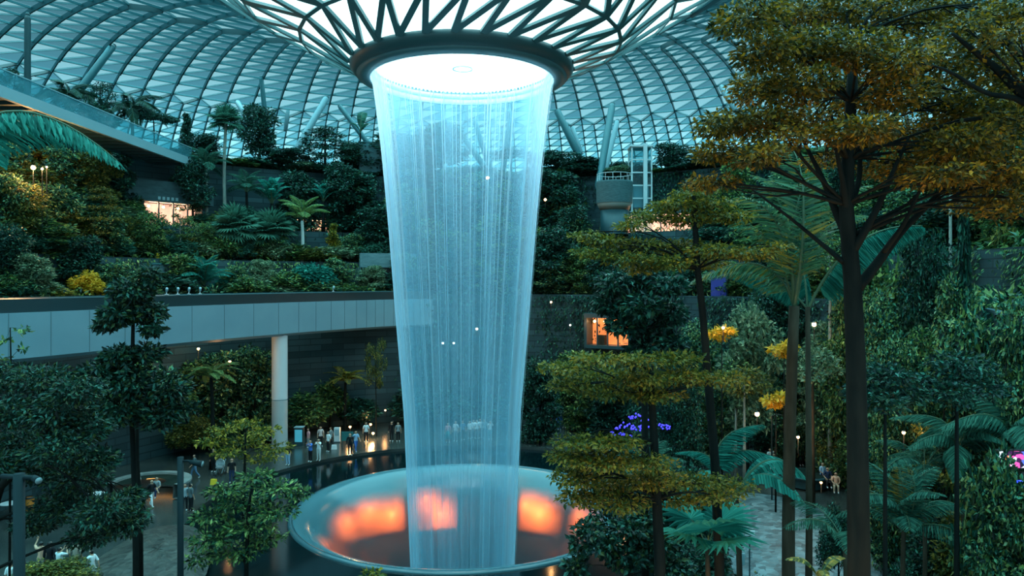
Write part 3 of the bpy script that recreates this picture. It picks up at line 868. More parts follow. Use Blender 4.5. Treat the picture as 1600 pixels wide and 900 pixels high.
undergrowth('undergrowth', 27.4, 31.3, 12, 1.3, 14000, .45, 'leaf_mix', 1, 'low dark undergrowth on the terrace just above the train track')
undergrowth('undergrowth', 31.9, 36.3, 15.2, 1.3, 11000, .55, 'leaf_green', 2, 'low green undergrowth on the middle planted terrace')
undergrowth('undergrowth', 36.9, 41.5, 18.5, .8, 9000, .45, 'leaf_mix', 3, 'low dark undergrowth on the terrace in front of the lit restaurants')
undergrowth('undergrowth', 42.2, 50, 25.5, 1.5, 18000, .6, 'leaf_deep', 4, 'dark undergrowth along the edge of the highest terrace')
undergrowth('creeper', 27, 0, 12.2, 0, 26000, .32, 'leaf_deep', 5, 'dark creeper hanging over the tall lowest wall behind the waterfall', (-30, 108), 12, 'creeper')
undergrowth('creeper', 31.5, 0, 15.4, 0, 12000, .3, 'leaf_green', 6, 'creeper spilling over the second terrace wall', (-30, 200), 2.6, 'creeper')
undergrowth('creeper', 36.5, 0, 18.7, 0, 12000, .3, 'leaf_deep', 7, 'creeper spilling over the third terrace wall', (-30, 200), 2.6, 'creeper')
undergrowth('creeper', 42, 0, 25.7, 0, 14000, .36, 'leaf_deep', 8, 'dark creeper hanging from the top terrace wall', (20, 112), 6, 'creeper')
undergrowth('creeper', 42, 0, 25.7, 0, 9000, .36, 'leaf_deep', 9, 'dark creeper hanging from the top terrace wall at far left', (152, 200), 6, 'creeper')

P_ = plant
# ---- highest terrace, left to right
TOPG = 'trees on the highest terrace'
P_('airy', 20, 'E2', 104, 70, 'leaf_deep', 'dark tree showing above the far left end of the footbridge', TOPG)
P_('airy', 158, 'E4', 122, 52, 'leaf_deep', 'thin dark tree between two dark palms beyond the footbridge', TOPG)
P_('bushy', 140, 'E2', 160, 90, 'leaf_deep', 'dark bushy tree behind the footbridge balustrade', TOPG)
P_('umbrella', 240, 'E2', 172, 62, 'leaf_deep', 'dark umbrella-crowned tree past the end of the footbridge', TOPG)
P_('column', 291, 'E3', 178, 34, 'leaf_deep', 'narrow dark upright tree right of the umbrella-crowned tree', TOPG)
P_('bushy', 320, 'E1.2', 208, 60, 'leaf_deep', 'dark tree behind the two pale-trunked palms', TOPG)
P_('bushy', 405, 'E4', 160, 68, 'leaf_deep', 'tall dark tree left of the slanted pale strut', TOPG)
P_('dense', 440, 'E1.5', 232, 80, 'leaf_deep', 'low dark bushy tree at the foot of the slanted pale strut', TOPG)
P_('tiered', 508, 'E2.5', 200, 112, 'leaf_deep', 'wide layered dark tree left of the waterfall top', TOPG)
P_('bushy', 556, 'E2', 222, 70, 'leaf_deep', 'dark tree hard against the left edge of the waterfall', TOPG)
P_('dense', 628, 'E2', 205, 110, 'leaf_deep', 'dark bushy tree seen through the left of the waterfall', TOPG)
P_('bushy', 690, 'E3', 190, 90, 'leaf_deep', 'tallest dark tree seen through the waterfall', TOPG)
P_('dense', 742, 'E2', 262, 80, 'leaf_deep', 'low dark tree seen through the middle of the waterfall', TOPG)
P_('umbrella', 800, 'E2', 232, 80, 'leaf_deep', 'dark tree seen through the right of the waterfall', TOPG)
P_('bushy', 870, 'E3', 236, 86, 'leaf_deep', 'dark tree just right of the waterfall on the highest terrace', TOPG)
P_('dense', 915, 'E1.5', 246, 80, 'leaf_deep', 'bushy dark tree left of the stone turret', TOPG)
P_('bushy', 968, 'E6', 252, 52, 'leaf_deep', 'small dark tree between the turret and the lift tower', TOPG)
P_('bushy', 1050, 'E3', 222, 66, 'leaf_deep', 'dark round-headed tree right of the lift tower', TOPG)
P_('dense', 1105, 'E2', 240, 80, 'leaf_deep', 'dark bushy tree second to the right of the lift tower', TOPG)
P_('bushy', 1190, 'E2', 225, 90, 'leaf_deep', 'dark tree of the highest terrace behind the orange foliage', TOPG)
P_('dense', 1260, 'E2', 235, 100, 'leaf_green', 'green tree of the highest terrace behind the large trunk', TOPG)

# ---- filler shrubs that nothing tells apart: one phrase for each row of them
def row(kind, tier, offs, px0, px1, n, hgt, wid, lms, label, group, seed, skip=()):
    rg = np.random.default_rng(seed)
    for k in range(n):
        px = px0 + (px1 - px0) * (k + rg.uniform(.2, .8)) / n
        b = base_at(px, tier + str(rg.uniform(*offs)))
        if any(a < px < c for a, c in skip): continue
        h = rg.uniform(*hgt); w = rg.uniform(*wid)
        yt = 440 - (b[2] + h - H) * F / b[1]
        o = plant(kind, px, tier + '0.1', yt, 10, lms[k % len(lms)], label, group)
        o.location = b; o.scale = (w / 6.4, w / 6.4, h / 10)
row('mound', 'E', (.7, 1.4), -20, 1590, 48, (.8, 2.0), (3.0, 5.0), ['leaf_deep', 'leaf_green', 'leaf_deep', 'leaf_deep', 'leaf_sage'], 'rounded shrub of the row lining the brink of the highest terrace', 'shrubs along the brink of the highest terrace', 1)
row('mound', 'C', (.8, 1.6), -10, 210, 9, (1.6, 3.2), (2.6, 4.6), ['leaf_green', 'leaf_palm', 'leaf_deep', 'leaf_sage'], 'rounded shrub of the planted shelf before the left restaurants', 'shrubs on the left restaurant terrace', 2)
row('mound', 'C', (.8, 3.6), 312, 450, 6, (1.6, 3.0), (2.6, 4.4), ['leaf_palm', 'leaf_green', 'leaf_deep'], 'rounded shrub between the two left restaurants', 'shrubs between the left restaurants', 8)
row('mound', 'C', (.8, 3.6), 522, 610, 5, (1.6, 3.0), (2.6, 4.4), ['leaf_deep', 'leaf_green'], 'rounded shrub right of the pink restaurant', 'shrubs right of the pink restaurant', 9)
row('bushy', 'B', (1.0, 3.6), -10, 205, 8, (3.5, 6.5), (3.0, 4.6), ['leaf_mix', 'leaf_olive', 'leaf_green'], 'slim-stemmed tree of the far left middle shelf', 'slim-stemmed trees of the far left shelf', 10)
row('bushy', 'B', (.8, 3.6), 310, 600, 9, (2.6, 4.6), (2.6, 4.0), ['leaf_green', 'leaf_mix', 'leaf_palm'], 'slim-stemmed tree of the shelf below the fan palms', 'slim-stemmed trees below the fan palms', 11, [(430, 530)])
row('dense', 'A', (1.0, 3.4), -10, 600, 14, (2.2, 4.0), (2.6, 4.2), ['leaf_mix', 'leaf_sage', 'leaf_green', 'leaf_olive'], 'leafy bush of the lowest left shelf behind the track', 'leafy bushes of the lowest left shelf', 12, [(60, 175), (280, 360)])
row('dense', 'C', (1.0, 3.6), -10, 200, 6, (4, 7), (3.6, 5.0), ['leaf_mix', 'leaf_olive', 'leaf_deep'], 'bushy tree of the far left upper shelf', 'bushy trees of the far left upper shelf', 13)
row('mound', 'B', (.8, 3.8), -10, 620, 24, (1.5, 3.0), (2.6, 4.4), ['leaf_sage', 'leaf_green', 'leaf_palm', 'leaf_olive'], 'rounded shrub of the left middle planted shelf', 'shrubs on the left middle terrace', 3)
row('mound', 'A', (.9, 3.6), -10, 610, 26, (.9, 2.2), (2.2, 4.0), ['leaf_green', 'leaf_mix', 'leaf_sage', 'leaf_teal'], 'rounded shrub of the lowest shelf just above the train track', 'shrubs just above the train track', 4, [(60, 170), (285, 355)])
row('dense', 'C', (.8, 3.0), 600, 1590, 24, (4, 8), (3.4, 5.4), ['leaf_mix', 'leaf_green', 'leaf_deep'], 'bushy tree of the upper slope behind and right of the water', 'bushy trees of the upper slope', 5, [(915, 1100)])
row('dense', 'B', (.8, 3.4), 600, 1590, 24, (3.5, 6), (3.4, 5.4), ['leaf_deep', 'leaf_mix', 'leaf_green'], 'bushy tree of the middle slope behind and right of the water', 'bushy trees of the middle slope', 6, [(910, 1100)])
row('dense', 'A', (.8, 3.0), 610, 1340, 18, (2.5, 5), (3.4, 5.0), ['leaf_mix', 'leaf_green', 'leaf_deep'], 'bushy tree of the lower slope behind and right of the water', 'bushy trees of the lower slope', 7)

# ---- palms of the highest terrace
for px, yt, off, h, L, lab in ((108, 140, 'E3', 0, 3.2, 'dark palm with drooping fronds silhouetted above the footbridge'),
                               (206, 162, 'E3', 0, 3.3, 'dark palm silhouetted right of the footbridge handrail end')):
    b = base_at(px, off); z = H + (440 - yt) / F * b[1] - .9
    palm('palm_tree', lab, b, z - b[2], crown('arch', 11, L, 50, -15, px), M['leaf_deep'], M['bark_dark'], px, .16)
b = base_at(355, 'E1'); z = H + (440 - 200) / F * b[1]
b = base_at(353, 'C4'); palm('fan_palm', 'tall fan palm with pale trunk and round green head, left middle', b, z - b[2], crown('fan', 22, 2.1, 80, -35, 3), M['leaf_palm'], M['bark_pale'], 3, .17)
b = base_at(322, 'C4'); z = H + (440 - 262) / F * b[1]
palm('palm_tree', 'slim pale-trunked palm with feathery crown beside the tall fan palm', b, z - b[2], crown('feather', 12, 3.0, 70, -10, 5), M['leaf_palm'], M['bark_pale'], 5, .14)

# ---- third terrace and below, left of the water
b = base_at(472, 'B2'); z = H + (440 - 345) / F * b[1]
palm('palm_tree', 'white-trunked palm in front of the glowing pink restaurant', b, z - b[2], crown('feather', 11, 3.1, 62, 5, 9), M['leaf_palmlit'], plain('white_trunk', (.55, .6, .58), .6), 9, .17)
b = base_at(424, 'B2.2'); z = H + (440 - 366) / F * b[1]
palm('fan_palm', 'dense green fan palm left of the white-trunked palm', b, z - b[2], crown('fan', 34, 2.7, 85, -55, 12), M['leaf_palm'], M['bark_dark'], 12, .2)
b = base_at(366, 'B2.2'); z = H + (440 - 358) / F * b[1]
palm('fan_palm', 'broad green fan palm right of the restaurant opening', b, z - b[2], crown('fan', 34, 2.6, 85, -50, 13), M['leaf_palm'], M['bark_dark'], 13, .2)
b = base_at(318, 'A2.5'); z = H + (440 - 446) / F * b[1]
palm('cycad', 'low arching fern palm growing above the train track', b, max(.3, z - b[2]), crown('feather', 18, 3.0, 70, 10, 14), M['leaf_teal'], M['bark_dark'], 14, .25)
b = base_at(425, 'C2'); z = H + (440 - 318) / F * b[1]
palm('banana_plant', 'broad-leaved teal banana plant above the dense fan palm', b, max(1, z - b[2]), crown('blade', 12, 3.2, 75, 15, 15), M['leaf_teal'], M['bark_dark'], 15, .2)
b = base_at(505, 'C2'); z = H + (440 - 315) / F * b[1]
palm('banana_plant', 'broad-leaved banana plant above the yellow columnar shrub', b, max(1, z - b[2]), crown('blade', 9, 2.6, 75, 15, 16), M['leaf_teal'], M['bark_dark'], 16, .2)
b = base_at(385, 'C2.4'); z = H + (440 - 300) / F * b[1]
palm('palm_tree', 'green feathery palm between the two broad fan palms and the tall pale trunk', b, z - b[2], crown('feather', 12, 2.8, 65, -5, 17), M['leaf_palm'], M['bark_dark'], 17, .15)
b = base_at(563, 'E2'); z = H + (440 - 208) / F * b[1]
palm('travellers_palm', 'single big upright oval leaf beside the top left of the waterfall', b, z - b[2], [('blade', 90, 48, 3.9), ('blade', 200, 30, 2.0), ('blade', 330, 30, 1.8)], M['leaf_palm'], M['bark_dark'], 18, .1)

P_('column', 521, 'B2', 350, 42, 'leaf_gold', 'yellow-leaved columnar shrub right of the white-trunked palm')
P_('mound', 137, 'A1.6', 420, 50, 'leaf_yellow', 'round bright yellow shrub above the left of the train track')
P_('mound', 82, 'A1.6', 444, 62, 'leaf_gold', 'low golden shrub left of the bright yellow shrub')
P_('mound', 392, 'A2', 426, 60, 'leaf_sage', 'pale green mounded shrub above the track right of the fern palm')
P_('mound', 445, 'A2', 420, 62, 'leaf_green', 'green mounded shrub above the track below the white-trunked palm')
P_('mound', 488, 'A2', 404, 64, 'leaf_teal', 'teal mounded shrub above the track below the yellow columnar shrub')
P_('mound', 540, 'A1.8', 440, 50, 'leaf_green', 'low green shrub above the track nearest the waterfall')
P_('mound', 262, 'A2', 424, 80, 'leaf_deep', 'dark mounded shrub above the track behind the small round-crowned tree')
P_('mound', 205, 'A2', 432, 56, 'leaf_green', 'green mounded shrub above the track right of the bright yellow shrub')
P_('mound', 20, 'A2', 432, 70, 'leaf_deep', 'dark mounded shrub above the track at the far left')
MG = 'trees on the left middle terraces'
P_('bushy', 236, 'B2', 328, 62, 'leaf_green', 'small slim-trunked green tree under the restaurant opening', MG, M['bark_pale'])
P_('airy', 284, 'B2', 330, 56, 'leaf_green', 'slender tree in front of the lit restaurant opening', MG, M['bark_pale'])
P_('dense', 556, 'C2', 262, 92, 'leaf_deep', 'dark bushy tree on the slope touching the waterfall on its left', MG)
P_('dense', 590, 'B2', 320, 80, 'leaf_deep', 'dark bushy tree lower down beside the left edge of the waterfall', MG)
P_('dense', 530, 'C2.6', 250, 60, 'leaf_deep', 'dark tree above the glowing pink restaurant', MG)
P_('dense', 470, 'C3.5', 268, 80, 'leaf_deep', 'dark bushy tree directly above the white-trunked palm', MG)
P_('bushy', 300, 'C3.2', 246, 70, 'leaf_deep', 'dark tree at the right end of the restaurant roof', MG)
P_('dense', 40, 'C2', 262, 120, 'leaf_olive', 'large olive-green tree at the far left of the slope', MG)
P_('dense', 112, 'C2', 285, 100, 'leaf_green', 'green bushy tree second along the far left slope', MG)
P_('tiered', 158, 'B2', 292, 90, 'leaf_olive', 'olive layered tree on the left slope beside the stone wall', MG)
P_('dense', 60, 'B2', 340, 120, 'leaf_green', 'green bushy tree low on the far left slope', MG)
P_('dense', 130, 'A3', 366, 80, 'leaf_deep', 'dark bushy tree low on the left slope above the yellow shrub', MG)
P_('bushy', 10, 'A3', 350, 90, 'leaf_deep', 'dark tree at the picture edge low on the left slope', MG)
P_('bushy', 90, 'C4', 232, 110, 'leaf_orange', 'tree with lamp glow put into its orange leaf colour beside the bright lamp under the footbridge', MG)  # orange leaf colour stands in for the lamp's glow on this tree

# ---- behind the water and right of it
RG = 'trees on the slope right of the waterfall'
for px, wh, yt, w, lm, lab in ((640, 'A2', 420, 90, 'leaf_deep', 'dark tree low on the slope seen through the left of the waterfall'),
                               (720, 'C2', 300, 120, 'leaf_deep', 'dark tree on the upper slope seen through the middle of the waterfall'),
                               (700, 'A2', 390, 110, 'leaf_deep', 'dark bushy tree at mid height seen through the waterfall'),
                               (775, 'B2', 345, 110, 'leaf_green', 'green bushy tree seen through the right half of the waterfall'),
                               (810, 'C2', 290, 90, 'leaf_deep', 'dark tree on the upper slope seen through the right edge of the waterfall')):
    P_('dense', px, wh, yt, w, lm, lab, 'trees seen through the waterfall')
P_('dense', 868, 'C2', 262, 96, 'leaf_deep', 'tall dark bushy tree at the top of the slope right of the water', RG)
P_('dense', 895, 'B2', 320, 70, 'leaf_deep', 'dark bushy tree below the stone turret', RG)
P_('dense', 862, 'A2', 352, 84, 'leaf_deep', 'dark bushy tree at mid slope right of the water', RG)
P_('bushy', 905, 'A2.5', 385, 76, 'leaf_green', 'green tree left of the lower lit opening', RG)
P_('bushy', 1060, 'B2', 388, 100, 'leaf_sage', 'sage green tree below the long lit restaurant', RG)
P_('dense', 1130, 'C2', 330, 90, 'leaf_deep', 'dark bushy tree at the right end of the long lit restaurant', RG)
P_('bushy', 1190, 'B2', 370, 110, 'leaf_green', 'green tree on the slope behind the large feather palm', RG)
P_('dense', 1290, 'C2', 300, 120, 'leaf_deep', 'dark bushy tree on the slope behind the large trunk', RG)
P_('dense', 845, 60.5, 560, 76, 'leaf_deep', 'dark bushy tree at the plaza edge right of the waterfall', RG)
P_('dense', 900, 66, 545, 84, 'leaf_green', 'green bushy tree at the plaza edge below the lower lit opening', RG)
P_('dense', 950, 62, 560, 90, 'leaf_deep', 'dark bushy tree at the plaza edge behind the blue flower lights', RG)
P_('mound', 700, 68, 608, 70, 'leaf_deep', 'dark shrub at the plaza edge seen through the falling water', RG)
P_('mound', 790, 67, 612, 70, 'leaf_deep', 'dark shrub at the plaza edge seen through the water on the right', RG)
P_('mound', 640, 68, 600, 60, 'leaf_deep', 'dark shrub at the plaza edge behind the left edge of the water', RG)

# ---- under the train track
UG = 'plants under the train track'
P_('airy', 587, 63, 524, 44, 'leaf_olive', 'slim little tree with warm-lit top under the track beside the water', UG)
P_('mound', 515, 66.5, 590, 62, 'leaf_green', 'big-leaved shrub behind the people left of the water', UG)
P_('mound', 560, 67, 615, 60, 'leaf_deep', 'dark shrub behind the people nearest the water', UG)
P_('mound', 478, 64, 605, 60, 'leaf_green', 'olive shrub just right of the pale column', UG)
P_('dense', 400, 60, 540, 80, 'leaf_mix', 'green bushy tree under the track just left of the pale column', UG)
P_('dense', 345, 59, 545, 90, 'leaf_mix', 'dark bushy tree under the track right of the foreground tree', UG)
P_('dense', 285, 58, 556, 90, 'leaf_green', 'green bushy tree under the track behind the foreground tree', UG)
P_('mound', 300, 56, 640, 70, 'leaf_olive', 'golden shrub under the track behind the foreground tree', UG)
P_('mound', 420, 62, 640, 70, 'leaf_deep', 'dark shrub at the foot of the pale column', UG)
P_('dense', 180, 56, 560, 100, 'leaf_deep', 'dark bushy tree under the track at the left', UG)
P_('dense', 60, 52, 575, 120, 'leaf_deep', 'dark bushy tree under the track at the far left', UG)
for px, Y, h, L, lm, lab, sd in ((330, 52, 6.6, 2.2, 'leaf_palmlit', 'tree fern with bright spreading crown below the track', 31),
                                 (540, 65.5, 4.4, 2.4, 'leaf_gold', 'yellow big-leaved plant in the dark under the track', 32)):
    palm('tree_fern', lab, ((px - 800) / F * Y, Y, 0), h, crown('lily', 15, L, 40, 0, sd), M[lm], M['bark_dark'], sd, .14)

# ================================================================== LEFT FOREGROUND
def local(px, py, Y, root): return at(px, py, Y) - np.asarray(root)
def px_clumps(root, spec):
    """spec: (px, py, depth, half width px, half height px, depth half size m, count)"""
    out = []
    for px, py, Y, a, b, dz, n in spec:
        out.append((local(px, py, Y, root), (a / F * Y, dz, b / F * Y), n))
    return out
r = np.array([(207 - 800) / F * 27, 27, 0])
cl = px_clumps(r, [(236, 432, 27, 14, 16, .4, 160), (205, 455, 27, 32, 22, .8, 420), (185, 492, 26.6, 26, 18, .7, 330), (232, 488, 27.4, 24, 20, .8, 330), (238, 515, 27, 16, 10, .5, 120), (165, 508, 27, 16, 9, .5, 130),
                   (188, 556, 27, 26, 16, .9, 300), (230, 552, 27.5, 26, 14, .9, 260), (152, 588, 26.5, 26, 22, .9, 340), (205, 598, 27, 40, 26, 1.2, 560), (262, 606, 27.4, 34, 24, 1.0, 380), (190, 640, 26.6, 40, 24, 1.1, 420), (250, 650, 27.2, 40, 20, 1.0, 330), (290, 640, 27.8, 20, 14, .7, 130)])
tree('leafy_tree', 'dark round-crowned tree standing in front of the train track, left foreground', 'tree', r, .12,
     [local(213, 1000, 27, r) * np.array([1, 1, 0])] + [local(x, y, 27, r) for x, y in ((212, 860), (210, 760), (206, 660), (207, 560), (208, 500), (210, 455))], [(c, rr, n * 2) for c, rr, n in cl], .25, .12, M['leaf_mixdark'], M['bark_dark'], 41, sub=3)
r = np.array([(222 - 800) / F * 29, 29, 0])
tree('slender_tree', 'second slim dark trunk right beside the dark round-crowned tree', 'tree', r, .12,
     [local(x, y, 29, r) for x, y in ((219, 905), (219, 800), (214, 720), (214, 640), (216, 600))], px_clumps(r, [(250, 590, 29, 22, 16, .8, 170), (180, 610, 29.5, 26, 20, .9, 220), (222, 570, 29, 24, 16, .8, 170), (160, 650, 29, 26, 18, .8, 180)]), .25, .12, M['leaf_mix'], M['bark_dark'], 42, sub=2)
r = np.array([(-30 - 800) / F * 22, 22, 0])
spec = []
rgx = np.random.default_rng(77)
for px, py, a, b in ((10, 590, 44, 22), (70, 592, 46, 22), (120, 610, 40, 22), (20, 640, 50, 28), (85, 645, 50, 28), (135, 668, 36, 22), (30, 690, 46, 22), (95, 700, 52, 26), (150, 720, 32, 18), (60, 735, 40, 20), (120, 750, 50, 26),
                     (100, 790, 52, 24), (160, 800, 42, 24), (195, 815, 34, 20), (60, 815, 34, 16), (145, 835, 36, 16), (200, 780, 22, 14), (6, 725, 30, 18)):
    spec.append((px, py, 22 + rgx.uniform(-1.6, 1.6), a, b, .9, 1150))
tree('leafy_tree', 'large dark fine-leaved tree filling the lower left corner', 'tree', r, .2,
     [local(x, y, 22, r) for x, y in ((-30, 1140), (-30, 900), (-20, 820), (0, 760), (40, 720), (80, 660), (70, 600))], px_clumps(r, spec), .17, .075, M['leaf_mixdark'], M['bark_dark'], 43, sub=3)
r = np.array([(14 - 800) / F * 24, 24, 0])
tree('sapling', 'thin bare sapling with a few leaves in front of the track at the far left', 'sapling', r, .045,
     [local(x, y, 24, r) for x, y in ((14, 1075), (16, 700), (17, 560), (16, 512))], px_clumps(r, [(8, 532, 24, 8, 5, .3, 22), (36, 515, 24, 7, 6, .3, 22), (38, 545, 24, 6, 5, .3, 18), (4, 560, 24, 8, 6, .3, 26), (28, 585, 24, 10, 6, .3, 26)]), .2, .1, M['leaf_green'], M['bark_dark'], 44)
r = np.array([(381 - 800) / F * 41, 41, 0])
spec = [(x, y, 41 + d, a, b, .9, n) for x, y, a, b, d, n in ((385, 660, 28, 5, 0, 170), (350, 672, 28, 6, .5, 190), (412, 674, 26, 6, -.5, 190), (330, 690, 26, 6, 0, 180), (380, 690, 36, 7, .8, 260), (430, 700, 30, 7, -.4, 220), (355, 706, 30, 6, -.6, 200), (410, 716, 30, 6, .5, 170))]
tree('tiered_tree', 'small golden-green layered tree beside the basin moat, left', 'tree', r, .1, [(0, 0, 0), local(381, 760, 41, r), local(383, 710, 41, r), local(384, 658, 41, r)], px_clumps(r, spec), .26, .12, M['leaf_gold'], M['bark_dark'], 45, sub=2, up=.9)
r = np.array([(385 - 800) / F * 30, 30, 0])
spec = [(x, y, 30 + d, a, b, .9, n) for x, y, a, b, d, n in ((400, 742, 30, 6, 0, 200), (350, 766, 34, 8, .5, 300), (430, 762, 40, 8, -.5, 320), (462, 772, 22, 6, 0, 140), (380, 786, 46, 9, .4, 360), (430, 800, 36, 9, -.6, 300), (330, 806, 36, 10, .3, 320), (385, 822, 44, 10, 0, 360), (330, 842, 40, 10, -.4, 330), (415, 842, 34, 9, .6, 260), (370, 862, 46, 10, 0, 320), (315, 872, 26, 8, 0, 180))]
tree('tiered_tree', 'green layered tree overhanging the near left edge of the basin', 'tree', r, .11, [(0, 0, 0), local(385, 880, 30, r), local(388, 800, 30, r), local(395, 745, 30, r)], px_clumps(r, spec), .24, .11, M['leaf_green'], M['bark_dark'], 46, sub=2, up=.9)
r = np.array([(560 - 800) / F * 26, 26, 0])
tree('shrub', 'tip of a small green plant poking up in front of the basin rim', 'shrub', r, .04, [(0, 0, 0), local(580, 920, 26, r)], px_clumps(r, [(583, 900, 26, 16, 9, .4, 90)]), .26, .13, M['leaf_gold'], M['bark_dark'], 47)
P_('mound', 80, 30.5, 868, 120, 'leaf_olive', 'low clipped olive hedge mound by the people, bottom left')

# near palm whose long frond arches in from the left edge
b = np.array([-11.1, 14.0, 0])
palm('palm_tree', 'near palm sending one long teal drooping frond in from the left edge', b, 15.75, [('arch', 4, 22, 3.6), ('arch', 110, 30, 3.4), ('arch', -80, 10, 4.0), ('arch', 170, 10, 4.4), ('arch', 235, 15, 4.2)], M['leaf_teal'], M['bark_brown'], 51, .2)

# ================================================================== RIGHT FOREGROUND
# big orange-leaved tree with the dark forked trunk
Yb = 15.0
r = np.array([(1341 - 800) / F * Yb, Yb, 0])
rgx = np.random.default_rng(88)
tops = []
def lay(px, py, a, b, n, d=None): tops.append((px, py, Yb + (rgx.uniform(-2.0, 2.2) if d is None else d), a, b, 1.0, int(n * 2.1)))
for px, py, a, b, n in ((1170, 28, 60, 22, 520), (1255, 20, 60, 26, 620), (1335, 15, 60, 26, 620), (1420, 20, 60, 24, 560), (1500, 12, 60, 24, 520), (1570, 30, 50, 30, 420),
                        (1195, 80, 46, 26, 520), (1260, 75, 56, 28, 720), (1340, 80, 56, 26, 700), (1405, 100, 46, 22, 420), (1478, 95, 46, 24, 420), (1555, 95, 50, 28, 420),
                        (1185, 135, 50, 26, 560), (1250, 135, 56, 26, 680), (1330, 145, 56, 26, 680), (1400, 150, 50, 24, 560), (1465, 150, 50, 26, 560), (1530, 160, 56, 30, 560), (1590, 160, 40, 36, 360),
                        (1130, 195, 46, 18, 420), (1195, 190, 50, 20, 560), (1265, 190, 46, 20, 460), (1340, 205, 56, 20, 600), (1420, 210, 60, 24, 640), (1500, 220, 56, 24, 560), (1570, 225, 50, 28, 460),
                        (1120, 238, 42, 14, 300), (1185, 245, 40, 14, 260), (1400, 262, 56, 18, 420), (1470, 275, 56, 18, 400), (1545, 285, 60, 22, 420), (1290, 250, 34, 12, 160), (1110, 285, 40, 10, 220), (1505, 180, 60, 30, 500), (1575, 180, 50, 30, 420), (1500, 250, 60, 26, 420), (1565, 265, 55, 26, 400), (1590, 310, 50, 24, 300), (1530, 320, 50, 16, 240), (1600, 60, 40, 40, 300), (1230, 215, 60, 16, 260), (1450, 60, 60, 30, 420)):
    lay(px, py, a, b, n)
root = tree('leafy_tree', 'largest near tree with dark forked trunk and wide orange-brown canopy, upper right', 'tree', r, .24,
     [(0, 0, 0)] + [local(x, y, Yb, r) for x, y in ((1342, 880), (1340, 700), (1337, 560), (1332, 440), (1326, 372), (1322, 320), (1325, 250), (1330, 160), (1335, 60))], px_clumps(r, tops), .125, .06, M['leaf_orange'], M['bark_dark'], 61, sub=3, up=.7)
lb = MB(); rgl = np.random.default_rng(9)
def bough(pts, r0, r1, Y=Yb):
    q = spline([local(x, y, Y + d, r) for x, y, d in pts], 14)
    lb.tube(q, np.linspace(r0, r1, 14), 8)
bough([(1336, 455, 0), (1368, 415, .1), (1405, 365, .2), (1440, 330, .4), (1490, 280, .6), (1540, 240, .8)], .12, .03)
bough([(1328, 400, 0), (1352, 360, -.2), (1378, 310, -.3), (1398, 262, -.4), (1420, 215, -.4)], .10, .025)
bough([(1326, 375, 0), (1306, 330, .2), (1290, 290, .3), (1268, 245, .4), (1240, 190, .5)], .10, .025)
bough([(1324, 340, 0), (1318, 290, -.2), (1308, 240, -.4), (1300, 180, -.6)], .08, .02)
bough([(1325, 330, 0), (1342, 280, .3), (1345, 220, .4), (1360, 150, .6)], .08, .02)
bough([(1318, 410, 0), (1280, 378, .4), (1240, 345, .6), (1205, 318, .8), (1160, 285, 1.2)], .06, .015)
bough([(1380, 395, .1), (1412, 350, -.2), (1436, 300, -.4), (1470, 240, -.5)], .06, .02)
lb.build('boughs', M['bark_dark'], root, True)
# a neighbour beyond the right edge reaching in with one long bough
r = np.array([(1700 - 800) / F * 13, 13, 0]); Yb2 = 13
sp2 = [(x, y, 13 + d, a, b, .9, n) for x, y, a, b, d, n in ((1500, 40, 40, 18, .2, 320), (1560, 60, 40, 20, -.3, 360), (1590, 20, 40, 20, .3, 300), (1540, 110, 40, 16, .4, 300), (1600, 120, 40, 24, 0, 360), (1590, 190, 40, 24, .5, 300), (1600, 270, 30, 24, .5, 260), (1580, 330, 40, 18, .8, 260))]
root = tree('leafy_tree', 'tree beyond the right edge whose dark bough slants down through the orange canopy', 'tree', r, .26, [(0, 0, 0), local(1690, 700, 13, r), local(1680, 400, 13, r), local(1660, 230, 13, r)], px_clumps(r, sp2), .12, .058, M['leaf_orange'], M['bark_dark'], 62, sub=2)
lb = MB()
q = spline([local(x, y, 13, r) for x, y in ((1672, 190), (1600, 148), (1560, 110), (1520, 78), (1488, 52))], 14); lb.tube(q, np.linspace(.11, .03, 14), 8)
q = spline([local(x, y, 13, r) for x, y in ((1672, 230), (1600, 160), (1540, 145), (1480, 110), (1430, 98))], 14); lb.tube(q, np.linspace(.07, .015, 14), 8)
q = spline([local(x, y, 13, r) for x, y in ((1680, 150), (1640, 100), (1600, 90), (1570, 60))], 10); lb.tube(q, np.linspace(.09, .05, 10), 8)
lb.build('boughs', M['bark_dark'], root, True)

M['leaf_tier'] = leaf_mat('leaves_tier_gold', [(.015, .03, .008), (.07, .09, .015), (.20, .16, .02), (.10, .12, .02), (.48, .29, .03)], .4)
# layered tree with gold tiers in the middle right
Yt = 20
r = np.array([(1127 - 800) / F * Yt, Yt, 0])
spec = []
rgx = np.random.default_rng(99)
for px, py, a, b, n in ((1085, 302, 34, 8, 200), (1050, 320, 36, 9, 260), (1110, 318, 40, 9, 280), (1015, 338, 34, 9, 260), (1075, 342, 40, 10, 300), (1140, 338, 40, 9, 280), (985, 352, 22, 7, 130),
                        (915, 368, 26, 6, 130), (945, 376, 36, 9, 240), (1000, 384, 44, 11, 340), (1060, 386, 46, 12, 380), (1120, 392, 46, 11, 360), (1175, 396, 42, 9, 260), (930, 396, 36, 7, 160), (980, 404, 44, 10, 300), (1040, 410, 44, 11, 320), (1095, 412, 40, 10, 260), (1210, 385, 26, 6, 120), (1000, 420, 30, 7, 150)):
    spec.append((px, py, Yt + rgx.uniform(-1.1, 1.1), a * 1.1, b, .8, int(n * 2.0)))
